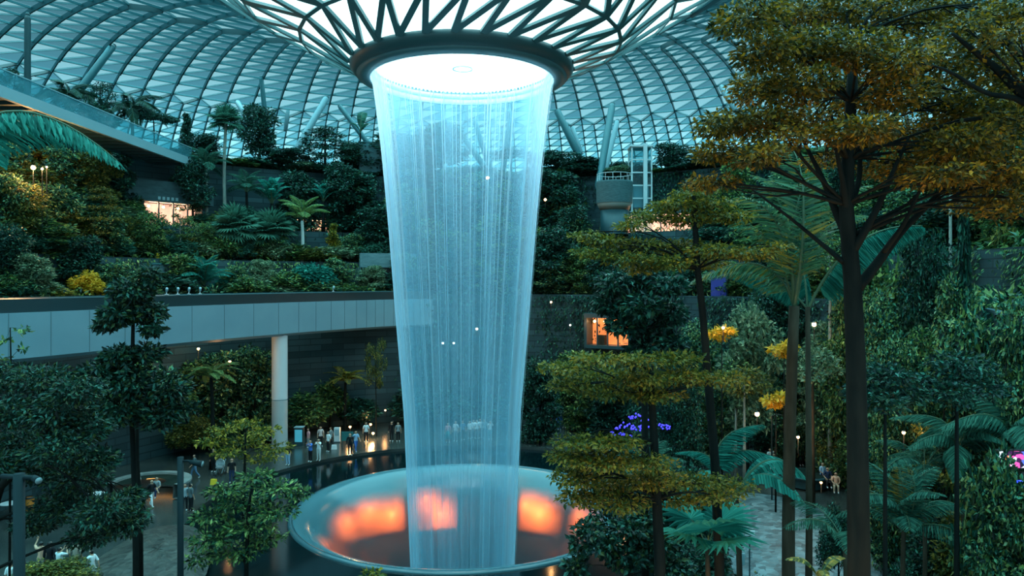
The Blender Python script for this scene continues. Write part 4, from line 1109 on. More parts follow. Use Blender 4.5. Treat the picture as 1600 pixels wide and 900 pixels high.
tree('tiered_tree', 'layered tree with flat golden tiers on a thin dark trunk right of the waterfall', 'tree', r, .15,
     [(0, 0, 0)] + [local(x, y, Yt, r) for x, y in ((1124, 880), (1117, 720), (1107, 600), (1098, 490), (1090, 420), (1086, 350), (1085, 305))], px_clumps(r, spec), .14, .07, M['leaf_tier'], M['bark_dark'], 63, sub=2, up=1.0, shell=.6)
Yt = 18
r = np.array([(1031 - 800) / F * Yt, Yt, 0])
spec = []
for px, py, a, b, n in ((935, 560, 40, 8, 260), (990, 562, 44, 10, 320), (1050, 560, 46, 10, 340), (880, 575, 38, 8, 260), (935, 585, 48, 12, 380), (1000, 592, 50, 13, 420), (1065, 588, 50, 12, 400), (1120, 590, 44, 10, 280), (890, 602, 40, 8, 240), (950, 612, 46, 11, 320), (1020, 616, 50, 11, 340),
                        (905, 690, 44, 8, 260), (960, 690, 46, 9, 300), (890, 712, 36, 9, 240), (945, 720, 50, 12, 380), (1010, 722, 44, 10, 280), (900, 745, 40, 12, 300), (955, 755, 52, 13, 420), (1020, 750, 54, 12, 400), (1085, 752, 50, 11, 340), (1140, 758, 42, 9, 240), (910, 775, 40, 11, 280), (970, 785, 44, 10, 280), (1060, 780, 50, 9, 260), (1120, 775, 40, 8, 180)):
    spec.append((px, py, Yt + rgx.uniform(-1.1, 1.1), a * 1.1, b, .8, int(n * 2.0)))
M['leaf_oliveg'] = leaf_mat('leaves_olive_gold', [(.02, .04, .010), (.08, .10, .015), (.18, .15, .02), (.34, .23, .03)], .4)
tree('tiered_tree', 'layered olive tree with two broad leafy shelves in front of the basin, right', 'tree', r, .16,
     [(0, 0, 0)] + [local(x, y, Yt, r) for x, y in ((1031, 880), (1026, 780), (1022, 690), (1018, 620), (1016, 560))], px_clumps(r, spec), .13, .065, M['leaf_oliveg'], M['bark_dark'], 64, sub=2, up=1.0, shell=.6)
Yt = 26
r = np.array([(1008 - 800) / F * Yt, Yt, 0])
spec = [(x, y, Yt + d, a, b, 1.0, n) for x, y, a, b, d, n in ((960, 440, 28, 18, 0, 380), (1005, 432, 34, 18, .5, 460), (1045, 445, 28, 16, -.4, 360), (955, 475, 28, 18, .6, 380), (1000, 478, 34, 20, -.5, 460), (1045, 490, 28, 18, .5, 360), (975, 508, 28, 16, 0, 320), (1020, 520, 28, 16, .5, 320), (1050, 535, 22, 14, 0, 200), (1000, 545, 22, 14, 0, 200))]
tree('leafy_tree', 'very dark round-crowned tree under the golden tiers', 'tree', r, .15, [(0, 0, 0), local(1008, 700, Yt, r), local(1006, 590, Yt, r), local(1004, 530, Yt, r), local(1000, 460, Yt, r)], [(c, rr, n * 2) for c, rr, n in px_clumps(r, spec)], .24, .12, M['leaf_deep'], M['bark_dark'], 65, sub=2)
# shrub with larger dark leaves at the basin's right
Yt = 25
r = np.array([(985 - 800) / F * Yt, Yt, 0])
spec = [(x, y, Yt + d, a, b, .8, n) for x, y, a, b, d, n in ((920, 825, 22, 10, 0, 130), (905, 850, 16, 14, .3, 120), (945, 850, 26, 14, -.3, 180), (985, 825, 30, 16, 0, 240), (1025, 850, 34, 18, .3, 260), (975, 870, 34, 18, -.3, 260), (900, 885, 18, 12, 0, 110), (1050, 885, 34, 16, 0, 220), (1010, 810, 24, 10, .4, 130))]
tree('shrub', 'dark large-leaved shrub leaning over the right edge of the basin', 'shrub', r, .1, [(0, 0, 0), local(985, 900, Yt, r), local(980, 850, Yt, r)], [(c, rr, n * 2) for c, rr, n in px_clumps(r, spec)], .24, .13, M['leaf_mixdark'], M['bark_dark'], 66, sub=1)

# feather palm with tall fronds
Yp = 22
r = np.array([(1236 - 800) / F * Yp, Yp, 0]); top = local(1241, 478, Yp, r)
palm('palm_tree', 'feather palm with upswept fronds and straight trunk in the middle right', r, top[2],
     [('upright', 84, 62, 4.4), ('upright', 40, 50, 3.9), ('upright', 150, 48, 3.9), ('upright', 265, 56, 4.2), ('upright', 100, 44, 3.8), ('upright', 205, 30, 3.6), ('upright', 330, 34, 3.8), ('upright', 175, 22, 3.4), ('upright', 10, 20, 3.6), ('arch', 178, 34, 3.4)],
     leaf_mat('leaves_feather_palm', [(.02, .09, .06), (.08, .22, .10), (.05, .14, .08), (.34, .26, .04)], .4), M['bark_brown'], 71, .19, (top[0], 0))
o = thing('palm_frond_plant', 'broad teal leaf slanting up beside the feather palm crown', 'palm', ((1262 - 800) / F * 23, 23, 0))
for az, pt, sc in ((-4, 22, 1.75), (150, 10, 1.1), (80, 30, 1.2)):
    ch = link_mesh('frond', frond_data('curtain', M['leaf_teal']), [], o)
    ch.location = (0, 0, 12.6); ch.rotation_euler = (0, -math.radians(pt), math.radians(az)); ch.scale = (sc, sc, sc)
MB().tube([(0, 0, 0), (.05, 0, 6), (0, 0, 12.7)], [.14, .11, .08], 8).build('trunk', M['bark_brown'], o, True)

# slim trunks in front of the right-hand growth
def slim(px, ytop, Y, rad, bark, lab, lm, sd, crown_px=46, leafy=True):
    r = np.array([(px - 800) / F * Y, Y, 0]); t = local(px, ytop, Y, r)
    sp = [(px + dx, ytop + dy, Y + d, crown_px * .55, crown_px * .3, .9, 480 if Y < 30 else 200) for dx, dy, d in ((-.5 * crown_px, 4, 0), (.5 * crown_px, 2, .4), (0, -.45 * crown_px, 0), (-.1 * crown_px, .2 * crown_px, -.5), (.3 * crown_px, -.3 * crown_px, .5))]
    return tree('slender_tree', lab, 'tree', r, rad, [(0, 0, 0), t * .4, t * .75, t], px_clumps(r, sp), .16 if Y < 30 else .28, .08 if Y < 30 else .13, M[lm], bark, sd, 'slender trees at the right', sub=1)
slim(1383, 612, 19, .085, M['bark_dark'], 'slender dark trunk just right of the large forked trunk', 'leaf_deep', 81, 60)
slim(1495, 600, 20, .10, M['bark_dark'], 'slender dark trunk at the right among the small palms', 'leaf_deep', 82, 70)
slim(1270, 575, 43, .15, M['bark_brown'], 'straight brown trunk rising behind the pebbled slope', 'leaf_sage', 83, 46)
slim(1485, 262, 46, .16, M['bark_pale'], 'pale thin trunk high in the growth at the right', 'leaf_deep', 84, 56)
slim(1297, 400, 48, .16, M['bark_pale'], 'pale thin trunk behind the slanting teal leaf', 'leaf_green', 85, 50)
slim(1558, 300, 46, .15, M['bark_pale'], 'pale thin trunk near the right edge', 'leaf_deep', 86, 56)
slim(1163, 600, 46, .12, M['bark_pale'], 'pale thin trunk left of the feather palm trunk, far back', 'leaf_olive', 87, 40)
slim(1150, 590, 49, .11, M['bark_pale'], 'thinnest pale trunk left of the feather palm, furthest back', 'leaf_green', 88, 40)

# mass of trees on the right
VG = 'trees massed at the right'
for kd, px, Y, yt, w, lm, lab in (
        ('bushy', 1170, 50, 470, 110, 'leaf_sage', 'pale green tree behind the thin trunk with golden tiers'),
        ('dense', 1100, 54, 500, 110, 'leaf_mix', 'green bushy tree behind the dark round-crowned tree'),
        ('dense', 1215, 58, 430, 120, 'leaf_deep', 'dark bushy tree far behind the feather palm trunk'),
        ('tiered', 1285, 56, 500, 110, 'leaf_sage', 'sage layered tree just left of the large forked trunk'),
        ('dense', 1330, 54, 430, 120, 'leaf_mix', 'dark bushy tree hidden behind the large forked trunk'),
        ('dense', 1385, 40, 455, 120, 'leaf_mix', 'dark bushy tree right of the large forked trunk'),
        ('bushy', 1420, 50, 410, 130, 'leaf_green', 'green tree in the middle of the right-hand growth'),
        ('dense', 1465, 36, 500, 130, 'leaf_green', 'green bushy tree in front in the right-hand growth'),
        ('dense', 1545, 40, 440, 130, 'leaf_mix', 'dark bushy tree near the right edge'),
        ('tiered', 1570, 44, 350, 120, 'leaf_olive', 'olive layered tree high at the right edge'),
        ('column', 1505, 44, 300, 60, 'leaf_deep', 'dark narrow creeper-covered tree at the right'),
        ('dense', 1592, 25.5, 470, 150, 'leaf_mix', 'mixed green bushy tree cut by the right edge'),
        ('bushy', 1540, 32, 560, 120, 'leaf_mix', 'dark tree low down near the right edge'),
        ('dense', 1420, 34, 570, 110, 'leaf_mix', 'dark bushy tree low down right of the large forked trunk'),
        ('bushy', 1190, 57, 540, 90, 'leaf_green', 'green tree left of the feather palm trunk'),
        ('dense', 1060, 44, 560, 90, 'leaf_deep', 'dark bushy tree behind the two broad leafy shelves'),
        ('dense', 1395, 33, 520, 110, 'leaf_mix', 'mixed green bushy tree touching the large forked trunk on its right'),
        ('dense', 1450, 44, 440, 120, 'leaf_sage', 'sage bushy tree behind the golden flowering top'),
        ('bushy', 1510, 31, 480, 110, 'leaf_mix', 'mixed green tree above the slender trunk at the right'),
        ('dense', 1505, 48, 420, 130, 'leaf_mix', 'mixed green bushy tree behind the dark creeper-covered tree'),
        ('tiered', 1475, 30, 560, 120, 'leaf_olive', 'olive layered tree low between the two slender dark trunks'),
        ('dense', 1560, 30, 590, 110, 'leaf_green', 'green bushy tree low at the right above the arching palms'),
        ('dense', 1300, 59, 505, 110, 'leaf_sage', 'sage bushy tree behind the people at the round planter'),
        ('dense', 1240, 60, 540, 90, 'leaf_mix', 'mixed green bushy tree behind the feather palm trunk at the far end of the slope'),
        ('dense', 1350, 62, 360, 120, 'leaf_green', 'green tree far back behind the boughs of the large tree'),
        ('dense', 1450, 60, 350, 120, 'leaf_deep', 'dark tree far back below the orange canopy')):
    P_(kd, px, Y, yt, w, M and lm, lab, VG)
P_('bushy', 1553, 20, 690, 120, 'leaf_mix', 'thin dark sapling in front of the multicoloured lit screen')
P_('dense', 1592, 19.5, 730, 170, 'leaf_mix', 'leafy shrub in front of the legs of the multicoloured lit screen')
SG = 'shrubs at the lower right'
for px, Y, yt, w, lm, lab in ((1310, 31, 775, 60, 'leaf_deep', 'dark shrub left of the foot of the large forked trunk'),
                              (1530, 27, 745, 130, 'leaf_olive', 'olive shrub in the lower right corner'),
                              (1590, 25, 760, 110, 'leaf_deep', 'dark shrub cut by the lower right corner'),
                              (1470, 28, 790, 100, 'leaf_deep', 'dark shrub right of the small yellow-hearted palm'),
                              (1440, 38, 690, 100, 'leaf_deep', 'dark shrub behind the small yellow-hearted palm'),
                              (1345, 46, 650, 70, 'leaf_green', 'green shrub behind the large forked trunk'),
                              (1215, 57, 640, 80, 'leaf_deep', 'dark shrub behind the pebbled slope'),
                              (1320, 56, 640, 80, 'leaf_olive', 'olive shrub at the far end of the pebbled slope'),
                              (1060, 33, 700, 110, 'leaf_deep', 'dark shrub below the two broad leafy shelves'),
                              (1100, 27, 830, 120, 'leaf_deep', 'dark shrub under the fan frond, bottom middle right'),
                              (1190, 25, 885, 60, 'leaf_olive', 'low olive shrub at the bottom of the pebbled slope'),
                              (1405, 24, 850, 90, 'leaf_deep', 'dark shrub under the small yellow-hearted palm')):
    P_('mound', px, Y, yt, w, lm, lab, SG)

# small palms and large leaves, lower right
def small_palm(px, py, Y, fr, lm, lab, sd, nm='palm_tree', rad=.08):
    r = np.array([(px - 800) / F * Y, Y, 0]); z = H + (440 - py) / F * Y
    return palm(nm, lab, r, z, fr, lm if not isinstance(lm, str) else M[lm], M['bark_brown'], sd, rad)
small_palm(1412, 830, 22, [('upright', 95, 60, 2.0)] + crown('feather', 11, 2.3, 60, 5, 21), 'leaf_palm', 'small palm with a yellow-brown centre, right of the large forked trunk', 91)
small_palm(1412, 834, 22.2, [('upright', 80, 62, 1.9), ('upright', 120, 58, 1.7)], 'leaf_orange', 'yellow-brown young fronds rising inside the small palm', 92, 'palm_seedling', .05)
small_palm(1500, 705, 26, crown('arch', 9, 2.3, 50, 5, 22), 'leaf_palm', 'arching feather palm behind the slender trunk at the right', 93)
small_palm(1585, 690, 25, crown('arch', 10, 2.8, 50, 10, 23), 'leaf_palm', 'arching feather palm nearest the right edge', 94)
small_palm(1445, 735, 27, crown('feather', 8, 2.0, 35, 0, 24), 'leaf_palm', 'flat-spreading palm between the slender dark trunks', 95)
small_palm(1105, 852, 20, [('fan', 265, 35, 2.3), ('fan', 300, 15, 1.9), ('fan', 215, 20, 1.9), ('fan', 40, 30, 2.0), ('fan', 130, 35, 2.0)], 'leaf_teal', 'fan-leaved palm with one broad dome-like leaf, bottom middle right', 96, 'fan_palm')
small_palm(1120, 745, 24, [('arch', 20, 62, 2.6), ('arch', 350, 40, 2.2), ('arch', 160, 50, 1.6)], 'leaf_teal', 'palm with a hooked teal drooping frond left of the pebbled slope', 97)
small_palm(1150, 770, 23, [('torn', 15, 14, 3.0), ('torn', 200, 10, 2.4), ('torn', 320, 12, 2.4)], 'leaf_teal', 'banana plant with a long teal leaf lying over the pebbled slope', 98, 'banana_plant', .1)
small_palm(1010, 745, 30, crown('feather', 9, 1.9, 60, 10, 25), 'leaf_palm', 'teal feather palm behind the leafy shelves below the blue flower lights', 99)
small_palm(1320, 850, 20, [('feather', 190, 20, 2.0), ('feather', 250, 15, 2.0), ('feather', 120, 25, 2.0)], 'leaf_palm', 'small fern palm at the foot of the large forked trunk', 100)
small_palm(1280, 905, 16, [('blade', 170, 25, .9), ('blade', 20, 25, .9), ('blade', 260, 20, .8)], 'leaf_olive', 'broad yellow-green leaves at the very bottom below the pebbled slope', 101, 'broadleaf_plant', .05)
for px, py, Y, lm, lab, nm in ((1128, 520, 44, 'leaf_yellow', 'bright yellow shrub beside the thin trunk with golden tiers', 'mound'), (1225, 545, 42, 'leaf_yellow', 'leafy spray with yellow light put into its leaf colour left of the feather palm trunk', 'mound'),  # the two sprays are lit leaves, their light put into the yellow
                               (1212, 625, 41, 'leaf_yellow', 'lower leafy spray with yellow light put into its colour left of the feather palm trunk', 'mound'), (1500, 465, 35, 'leaf_gold', 'golden flowering top in the right-hand growth', 'mound')):
    b = at(px, py, Y)
    o = tree('shrub', lab, 'shrub', (b[0], b[1], 0), .06, [(0, 0, 0), (0, 0, b[2] * .6), (0, 0, b[2])], [((dx * .45, dy * .3, b[2] + dz * .3), (.38, .38, .16), 70) for dx, dy, dz in ((-1, 0, 0), (1, 0, .4), (0, 1, -.9), (.2, -1, .8))], .34, .17, M[lm], M['bark_dark'], int(px), sub=0)

# ================================================================== STRUTS, LIFT TOWER, TURRET, LIT OPENINGS
def dome_depth(px, py):
    """depth at which the sight line through (px, py) first reaches the glass roof"""
    for Y in np.arange(46, 115, .25):
        x, y, z = at(px, py, Y)
        rr = math.hypot(x - AX, y - AY)
        if rr > 12 and z > prof_z(rr) - .35: return Y
    return 100
def strut(p, q, Y0, Y1, w, mt, label):
    d = Y1 - Y0; Y1 = min(Y1, dome_depth(*q)); Y0 = Y1 - d
    a, b = at(p[0], p[1], Y0), at(q[0], q[1], Y1)
    o = thing('roof_strut', label, 'roof strut', a, 0, 'slanted struts holding the glass roof')
    r = w / F * (Y0 + Y1) / 4
    v = b - a
    MB().tube([v * .0, v * .04, v * .5, v * .96, v], [r * .6, r, r * 1.05, r, r * .6], 14).build('shaft', M[mt], o, True)
    MB().tube([v * .97, v * 1.0, v * 1.012], [r * .75, r * .75, r * .4], 12).build('top_joint', M['steel_dark'], o, True)
    MB().tube([v * -.015, v * 0, v * .03], [r * .5, r * .8, r * .8], 12).build('foot_joint', M['steel_dark'], o, True)
strut((43, 215), (43, 22), 62, 62, 9, 'steel_dark', 'dark upright roof mast near the upper left corner')
strut((104, 168), (178, 70), 80, 84, 11, 'steel_teal', 'thick slanted roof strut behind the left footbridge')
strut((28, 212), (6, 160), 60, 62, 11, 'steel_pale', 'pale short roof strut under the far left of the footbridge')
strut((392, 196), (370, 158), 88, 90, 8, 'steel_pale', 'short pale roof strut left of the tall dark tree')
strut((418, 215), (408, 120), 92, 92, 7, 'steel_teal', 'thin dark upright roof strut left of the slanted pale strut')
strut((458, 242), (511, 152), 86, 90, 10, 'steel_pale', 'long pale slanted roof strut left of the waterfall top')
strut((586, 238), (530, 165), 90, 92, 8, 'steel_teal', 'dark slanted roof strut touching the left edge of the waterfall')
strut((446, 205), (450, 172), 98, 98, 6, 'steel_pale', 'short pale upright strut far behind the slanted pale strut')
strut((770, 280), (712, 196), 92, 94, 9, 'steel_teal', 'dark slanted roof strut seen through the left of the falling water')
strut((768, 272), (742, 190), 95, 97, 8, 'steel_teal', 'steeper dark roof strut seen through the middle of the falling water')
strut((785, 270), (800, 175), 92, 94, 9, 'steel_teal', 'dark roof strut leaning right seen through the falling water')
strut((906, 246), (870, 172), 90, 92, 11, 'steel_teal', 'dark slanted roof strut just right of the waterfall top')
strut((908, 240), (894, 198), 96, 97, 7, 'steel_pale', 'thin pale strut beside the dark slanted strut right of the waterfall')
strut((934, 296), (957, 162), 82, 88, 11, 'steel_teal', 'long dark roof strut rising from the stone turret')
strut((939, 292), (965, 188), 86, 90, 8, 'steel_pale', 'long pale strut paired with the dark one above the stone turret')
strut((1150, 174), (1126, 134), 84, 86, 9, 'steel_pale', 'pale strut just left of the orange canopy')

Yl = 82
b = at(1000, 232, Yl); z0 = 18.5
lift = thing('lift_tower', 'white steel and glass lift tower rising right of the stone turret', 'lift tower', (b[0], b[1], z0))
hh = b[2] - z0
fr = MB()
for x in (-1.1, 1.1):
    for y in (-1.1, 1.1): fr.box((x, y, hh / 2), (.16, .16, hh))
for z in np.arange(0, hh + .1, hh / 7):
    for y in (-1.1, 1.1): fr.box((0, y, z), (2.2, .12, .14))
    for x in (-1.1, 1.1): fr.box((x, 0, z), (.12, 2.2, .14))
fr.build('frame', M['white_paint'], lift)
MB().box((0, 0, hh / 2), (2.1, 2.1, hh - .3)).build('glass_shaft', M['bal_glass'], lift)
MB().box((0, 0, hh * .45), (1.7, 1.7, 2.4)).build('lift_car', M['steel_pale'], lift)
MB().box((.35, -1.35, hh / 2), (.42, .3, hh + .6)).build('guide_mast', M['white_paint'], lift)
MB().box((0, 0, hh + .1), (2.6, 2.6, .2)).build('roof', M['white_paint'], lift)

x, y = on_ring(579, 43.5)
o = thing('wall_block', 'plain pale teal wall block beside the upper left edge of the waterfall', 'wall block', (x, y, 25.5), -math.atan2(AX - x, AY - y) + PI)
hb = H + (440 - 225) / F * y - 25.5
MB().box((0, 0, hb / 2), (36 / F * y, 1.2, hb)).build('block', noisy('block_paint', (.05, .15, .17), (.08, .19, .21), .8, .6), o)
MB().box((0, 0, hb + .06), (36 / F * y + .1, 1.3, .12)).build('coping', M['steel_teal'], o)
x, y = on_ring(1123, 27.5)
o = thing('information_board', 'dark blue board on the slope behind the golden tiers', 'panel', (x, y, 12), -math.atan2(AX - x, AY - y) + PI)
MB().box((0, 0, 1.2), (26 / F * y, .15, 2.4)).build('face', plain('navy_panel', (.01, .03, .16), .3, emit=(.02, .06, .4), estr=.12), o)
MB().box((0, .1, 1.2), (30 / F * y, .1, 2.55)).build('frame', M['steel_dark'], o)
b = at(960, 303, 77)
tur = thing('stone_turret', 'round slate turret balcony with warm grey soffit left of the lift tower', 'balcony', (b[0], b[1], 18.5))
zt = H + (440 - 284) / F * 77 - 18.5; zb = H + (440 - 318) / F * 77 - 18.5
MB().lathe([(1.72, zt - .1), (1.72, zt), (1.9, zt), (1.95, zt - .15), (1.9, zb), (1.3, zb), (1.2, zb + .3)], 40).build('parapet', noisy('turret_slate', (.03, .075, .085), (.07, .14, .15), 2.5, .7, (1, 1, 5)), tur, False)
MB().lathe([(.02, zb + .02), (1.88, zb + .02), (1.5, zb - .75), (.02, zb - .75)], 40).build('soffit', plain('turret_soffit', (.14, .13, .11), .6), tur, True)  # soffit in one even warm grey
MB().lathe([(1.5, 0), (1.5, zb - .7), (1.3, zb - .7)], 40).build('drum', M['steel_dark'], tur, True)
rl = MB(); rl.lathe([(1.8, zt + .75), (1.86, zt + .75), (1.86, zt + .8), (1.8, zt + .8)], 40, closed=True)
for k in range(14): rl.box((1.83 * math.cos(k / 14 * 2 * PI), 1.83 * math.sin(k / 14 * 2 * PI), zt + .38), (.04, .04, .78))
rl.build('railing', M['white_paint'], tur)

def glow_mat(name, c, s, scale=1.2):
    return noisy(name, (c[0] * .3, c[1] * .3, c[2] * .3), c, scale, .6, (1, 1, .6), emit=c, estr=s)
M['cafe_pink'] = glow_mat('cafe_wall_glow', (1.0, .50, .36), .75, .8)  # walls glow by themselves in place of the rooms' lamplight
M['cafe_orange'] = glow_mat('cafe_wall_orange_glow', (1.0, .28, .08), .5, .9)
M['bulb'] = plain('warm_bulb', (1, .7, .4), .5, emit=(1.0, .55, .2), estr=9)
M['bulb_cool'] = plain('cool_bulb', (1, 1, 1), .5, emit=(.7, 1.0, 1.0), estr=2.5)
def opening(px0, px1, y0, y1, r, label, mt='cafe_pink', power=120, bulbs=4, posts=3, cat='restaurant'):
    """a lit room set into a terrace wall: box frame standing out of the wall with its back wall, posts, lamps"""
    pm = (px0 + px1) / 2
    x, y = on_ring(pm, r); w = (px1 - px0) / F * y
    zb, zt = H + (440 - y1) / F * y, H + (440 - y0) / F * y
    o = thing('lit_restaurant', label, cat, (x, y, zb), -math.atan2(AX - x, AY - y) + PI)
    h = zt - zb; d = 1.6
    MB().box((0, -.1, h / 2), (w, .1, h)).build('back_wall', M[mt], o)
    MB().box((0, -d / 2 - .1, h + .2), (w + .5, d + .2, .4)).build('roof_slab', M['steel_dark'], o)
    MB().box((0, -d / 2 - .1, -.15), (w + .5, d, .3)).build('floor_slab', M['steel_dark'], o)
    for s in (-1, 1): MB().box((s * (w / 2 + .12), -d / 2 - .1, h / 2), (.25, d, h)).build('side_wall', M['steel_dark'], o)
    for k in range(posts): MB().box((-w / 2 + (k + 1) * w / (posts + 1), -d + .05, h / 2), (.12, .12, h)).build('post', M['steel_dark'], o)
    for k in range(bulbs):
        l = MB().ball((-w / 2 + (k + .5) * w / bulbs, -d * .6, h - .35), .13).build('pendant_lamp', M['bulb'], o, True)
        MB().box((0, 0, .0), (.02, .02, .3)).build('cord', M['black'], l, False, (-w / 2 + (k + .5) * w / bulbs, -d * .6, h - .15))
    MB().box((-.2 * w, -.9, .45), (.18 * w, .6, .9)).build('counter', M['bark_brown'], o)
    if power:
        lp = lamp('restaurant_light', 'AREA', (0, -d * .7, h - .2), (1, .55, .32), power, o, w * .8, (math.radians(-35), 0, 0), size_y=.8)
    return o
opening(216, 304, 320, 366, 41.6, 'open restaurant glowing pink-orange under a dark roof band, left middle', power=160)
opening(452, 518, 346, 378, 41.6, 'restaurant glowing pink behind the white-trunked palm', power=220, bulbs=5)
opening(945, 1085, 338, 388, 41.6, 'long restaurant glowing pink behind the golden tiers', power=260, bulbs=6, posts=5)
opening(925, 992, 496, 538, 26.7, 'low lit opening glowing orange at the foot of the slope right of the water', 'cafe_orange', 60)
opening(1338, 1392, 402, 424, 36.2, 'small opening glowing orange behind the boughs of the large tree', 'cafe_orange', 120, 3, 1)
opening(1428, 1470, 340, 360, 41.5, 'small warm lit opening high in the growth at the right', power=60, bulbs=2, posts=1)

# dark slate fascia over the left restaurant with its small sign
x, y = on_ring(248, 41.2)
fa = thing('restaurant_fascia', 'dark slate wall band above the left restaurant with a row of pale letters', 'wall band', (x, y, 0), -math.atan2(AX - x, AY - y) + PI)
zf0, zf1 = H + (440 - 318) / F * y, H + (440 - 286) / F * y
MB().box((.2, -.9, (zf0 + zf1) / 2), (9.0, 1.6, zf1 - zf0)).build('slate_band', noisy('fascia_slate', (.02, .055, .065), (.04, .09, .10), 1.5, .7, (1, 1, 3)), fa)
for k in range(5): MB().box((-.7 + k * .42, -1.72, zf0 + .35), (.24, .03, .3)).build('letter', M['steel_pale'], fa)
# stone buttress strips on the left slope
for px, y0, y1, w, lab in ((176, 345, 420, 40, 'tall pale slate buttress on the left slope'), (278, 414, 442, 100, 'low slate wall above the track behind the round-crowned tree')):
    x, y = on_ring(px, 35.6 if y0 < 400 else 30.4)
    o = thing('slate_wall', lab, 'wall', (x, y, 0), -math.atan2(AX - x, AY - y) + PI)
    za, zb = H + (440 - y1) / F * y, H + (440 - y0) / F * y
    MB().box((0, 0, (za + zb) / 2), (w / F * y, .6, zb - za)).build('slate_face', noisy('buttress_slate', (.035, .09, .10), (.08, .16, .18), 1.2, .7, (1, 1, 4)), o)
    MB().box((0, 0, zb + .06), (w / F * y + .15, .75, .12)).build('coping', M['steel_teal'], o)
# slate ledge with a little cascade and the painted recess left of the waterfall
x, y = on_ring(606, 30.6); rz = -math.atan2(AX - x, AY - y) + PI
o = thing('slate_ledge', 'pale slate ledge over a black-painted recess beside the left edge of the waterfall', 'ledge', (x, y, 0), rz)
za, zb = H + (440 - 418) / F * y, H + (440 - 396) / F * y
MB().box((0, 0, (za + zb) / 2), (5.6, .8, zb - za)).build('ledge_face', noisy('ledge_slate', (.06, .14, .16), (.12, .22, .24), 1.4, .6, (1, 1, 4)), o)
MB().box((.8, .1, za - 1.2), (3.8, .4, 2.4)).build('recess_shade', M['black'], o)  # black box stands in for the shade under the ledge
x, y = on_ring(560, 30.2); cz = H + (440 - 418) / F * y
o = thing('small_cascade', 'little white cascade trickling down the dark wall above the track', 'cascade', (x, y, 12.4), -math.atan2(AX - x, AY - y) + PI)
cs = MB()
for k in range(16):
    u = rg.uniform(-1, 1); cs.tube([(u * .5, 0, cz - 12.4), (u * .8, -.25, (cz - 12.4) * .7), (u * 1.1, -.35, 0)], [.015, .03, .02], 5)
c_ = cs.build('water_threads', M['strand'], o); c_['kind'] = 'stuff'
MB().lathe([(.02, -.2), (1.3, -.2), (1.35, .05), (1.2, .05), (1.15, -.1), (.02, -.1)], 24).build('pool_rim', M['steel_dark'], o)
# yellow marker post
x, y = on_ring(247, 33)
o = thing('marker_post', 'short bright yellow post among the left planting', 'post', (x, y, 15.2))
z = H + (440 - 395) / F * y - 15.2
MB().box((0, 0, z / 2), (.22, .12, z)).build('post', plain('yellow_paint', (.75, .5, .03), .5), o)
MB().box((0, 0, z + .03), (.26, .16, .06)).build('cap', M['steel_dark'], o)

# ================================================================== LAMPS
def small_lamp(px, py, Y, col, power, label, stalk=.6, r=.10, nm='garden_lamp', bulb='bulb', z0=None):
    p = at(px, py, Y)
    o = thing(nm, label, 'lamp', (p[0], p[1], p[2] - stalk), 0, 'small lamps among the plants')
    MB().tube([(0, 0, 0), (0, 0, stalk - r)], .03, 6).build('stem', M['black'], o)
    MB().ball((0, 0, stalk), r).build('bulb', M[bulb], o, True)
    MB().tube([(0, 0, stalk + r * .8), (0, 0, stalk + r * 1.3)], [r * 1.2, r * .4], 10).build('cap', M['black'], o)
    if power: lamp('lamp_light', 'POINT', (0, -.35, stalk), col, power, o, .15)
    return o
WARM = (1.0, .5, .18)
small_lamp(52, 262, 52, WARM, 700, 'brightest orange lamp under the footbridge at the far left', 6.3, .16)
small_lamp(66, 264, 52, WARM, 100, 'small orange lamp right beside the brightest one', 6.2, .08)
small_lamp(73, 261, 52.5, WARM, 60, 'smaller orange lamp second right of the brightest one', 6.3, .07)
small_lamp(136, 229, 68, WARM, 120, 'tiny warm lamp under the footbridge right of the bright orange lamp', .8, .09)
small_lamp(762, 278, 78, WARM, 120, 'warm lamp on the slope seen through the water near its top', .8, .16)
small_lamp(852, 312, 74, WARM, 60, 'warm lamp at the right edge of the waterfall high up', .8, .13)
small_lamp(861, 472, 64, WARM, 40, 'tiny warm lamp on the slope right of the water', .8, .09)
small_lamp(891, 508, 66, WARM, 25, 'tiny pale lamp on the slope left of the lower lit opening', .8, .08, bulb='bulb_cool')
small_lamp(745, 514, 66, WARM, 60, 'white lamp shining through the middle of the falling water', .8, .12, bulb='bulb_cool')
small_lamp(692, 536, 66, WARM, 0, 'left one of two faint lamps seen through the water', .8, .11, bulb='bulb_cool')
small_lamp(709, 536, 66, WARM, 0, 'right one of two faint lamps seen through the water', .8, .11, bulb='bulb_cool')
small_lamp(359, 565, 55, WARM, 60, 'warm lamp under the track right of the tree fern', .8, .10)
small_lamp(310, 545, 56, WARM, 60, 'warm lamp under the track above the tree fern', .8, .10)
small_lamp(1130, 512, 43, WARM, 60, 'warm lamp in the bright yellow shrub', .9, .09)
small_lamp(1247, 683, 40, WARM, 90, 'orange lamp right of the feather palm trunk by the pebbled slope', .9, .08)
small_lamp(1237, 677, 42, WARM, 40, 'orange lamp hugging the feather palm trunk', .9, .07)
small_lamp(1183, 647, 44, WARM, 60, 'orange lamp glowing in the dark left of the feather palm trunk', .9, .14)
small_lamp(1283, 754, 36, WARM, 30, 'small warm lamp on the dark round planter', .5, .06)
small_lamp(1412, 676, 30, WARM, 40, 'red-orange lamp deep in the right-hand growth', .9, .07)
small_lamp(1272, 507, 46, WARM, 60, 'red-orange lamp behind the top of the feather palm trunk', .9, .14)
small_lamp(1320, 443, 50, WARM, 40, 'yellow lamp left of the large forked trunk', .9, .12)
small_lamp(574, 649, 66, WARM, 30, 'white lamp in the dark behind the people left of the water', .9, .09)
small_lamp(602, 641, 67, WARM, 15, 'yellow lamp in the dark nearest the left edge of the water', .9, .08)
small_lamp(583, 677, 62, WARM, 40, 'low bright lamp on the plaza right of the people', .3, .11)
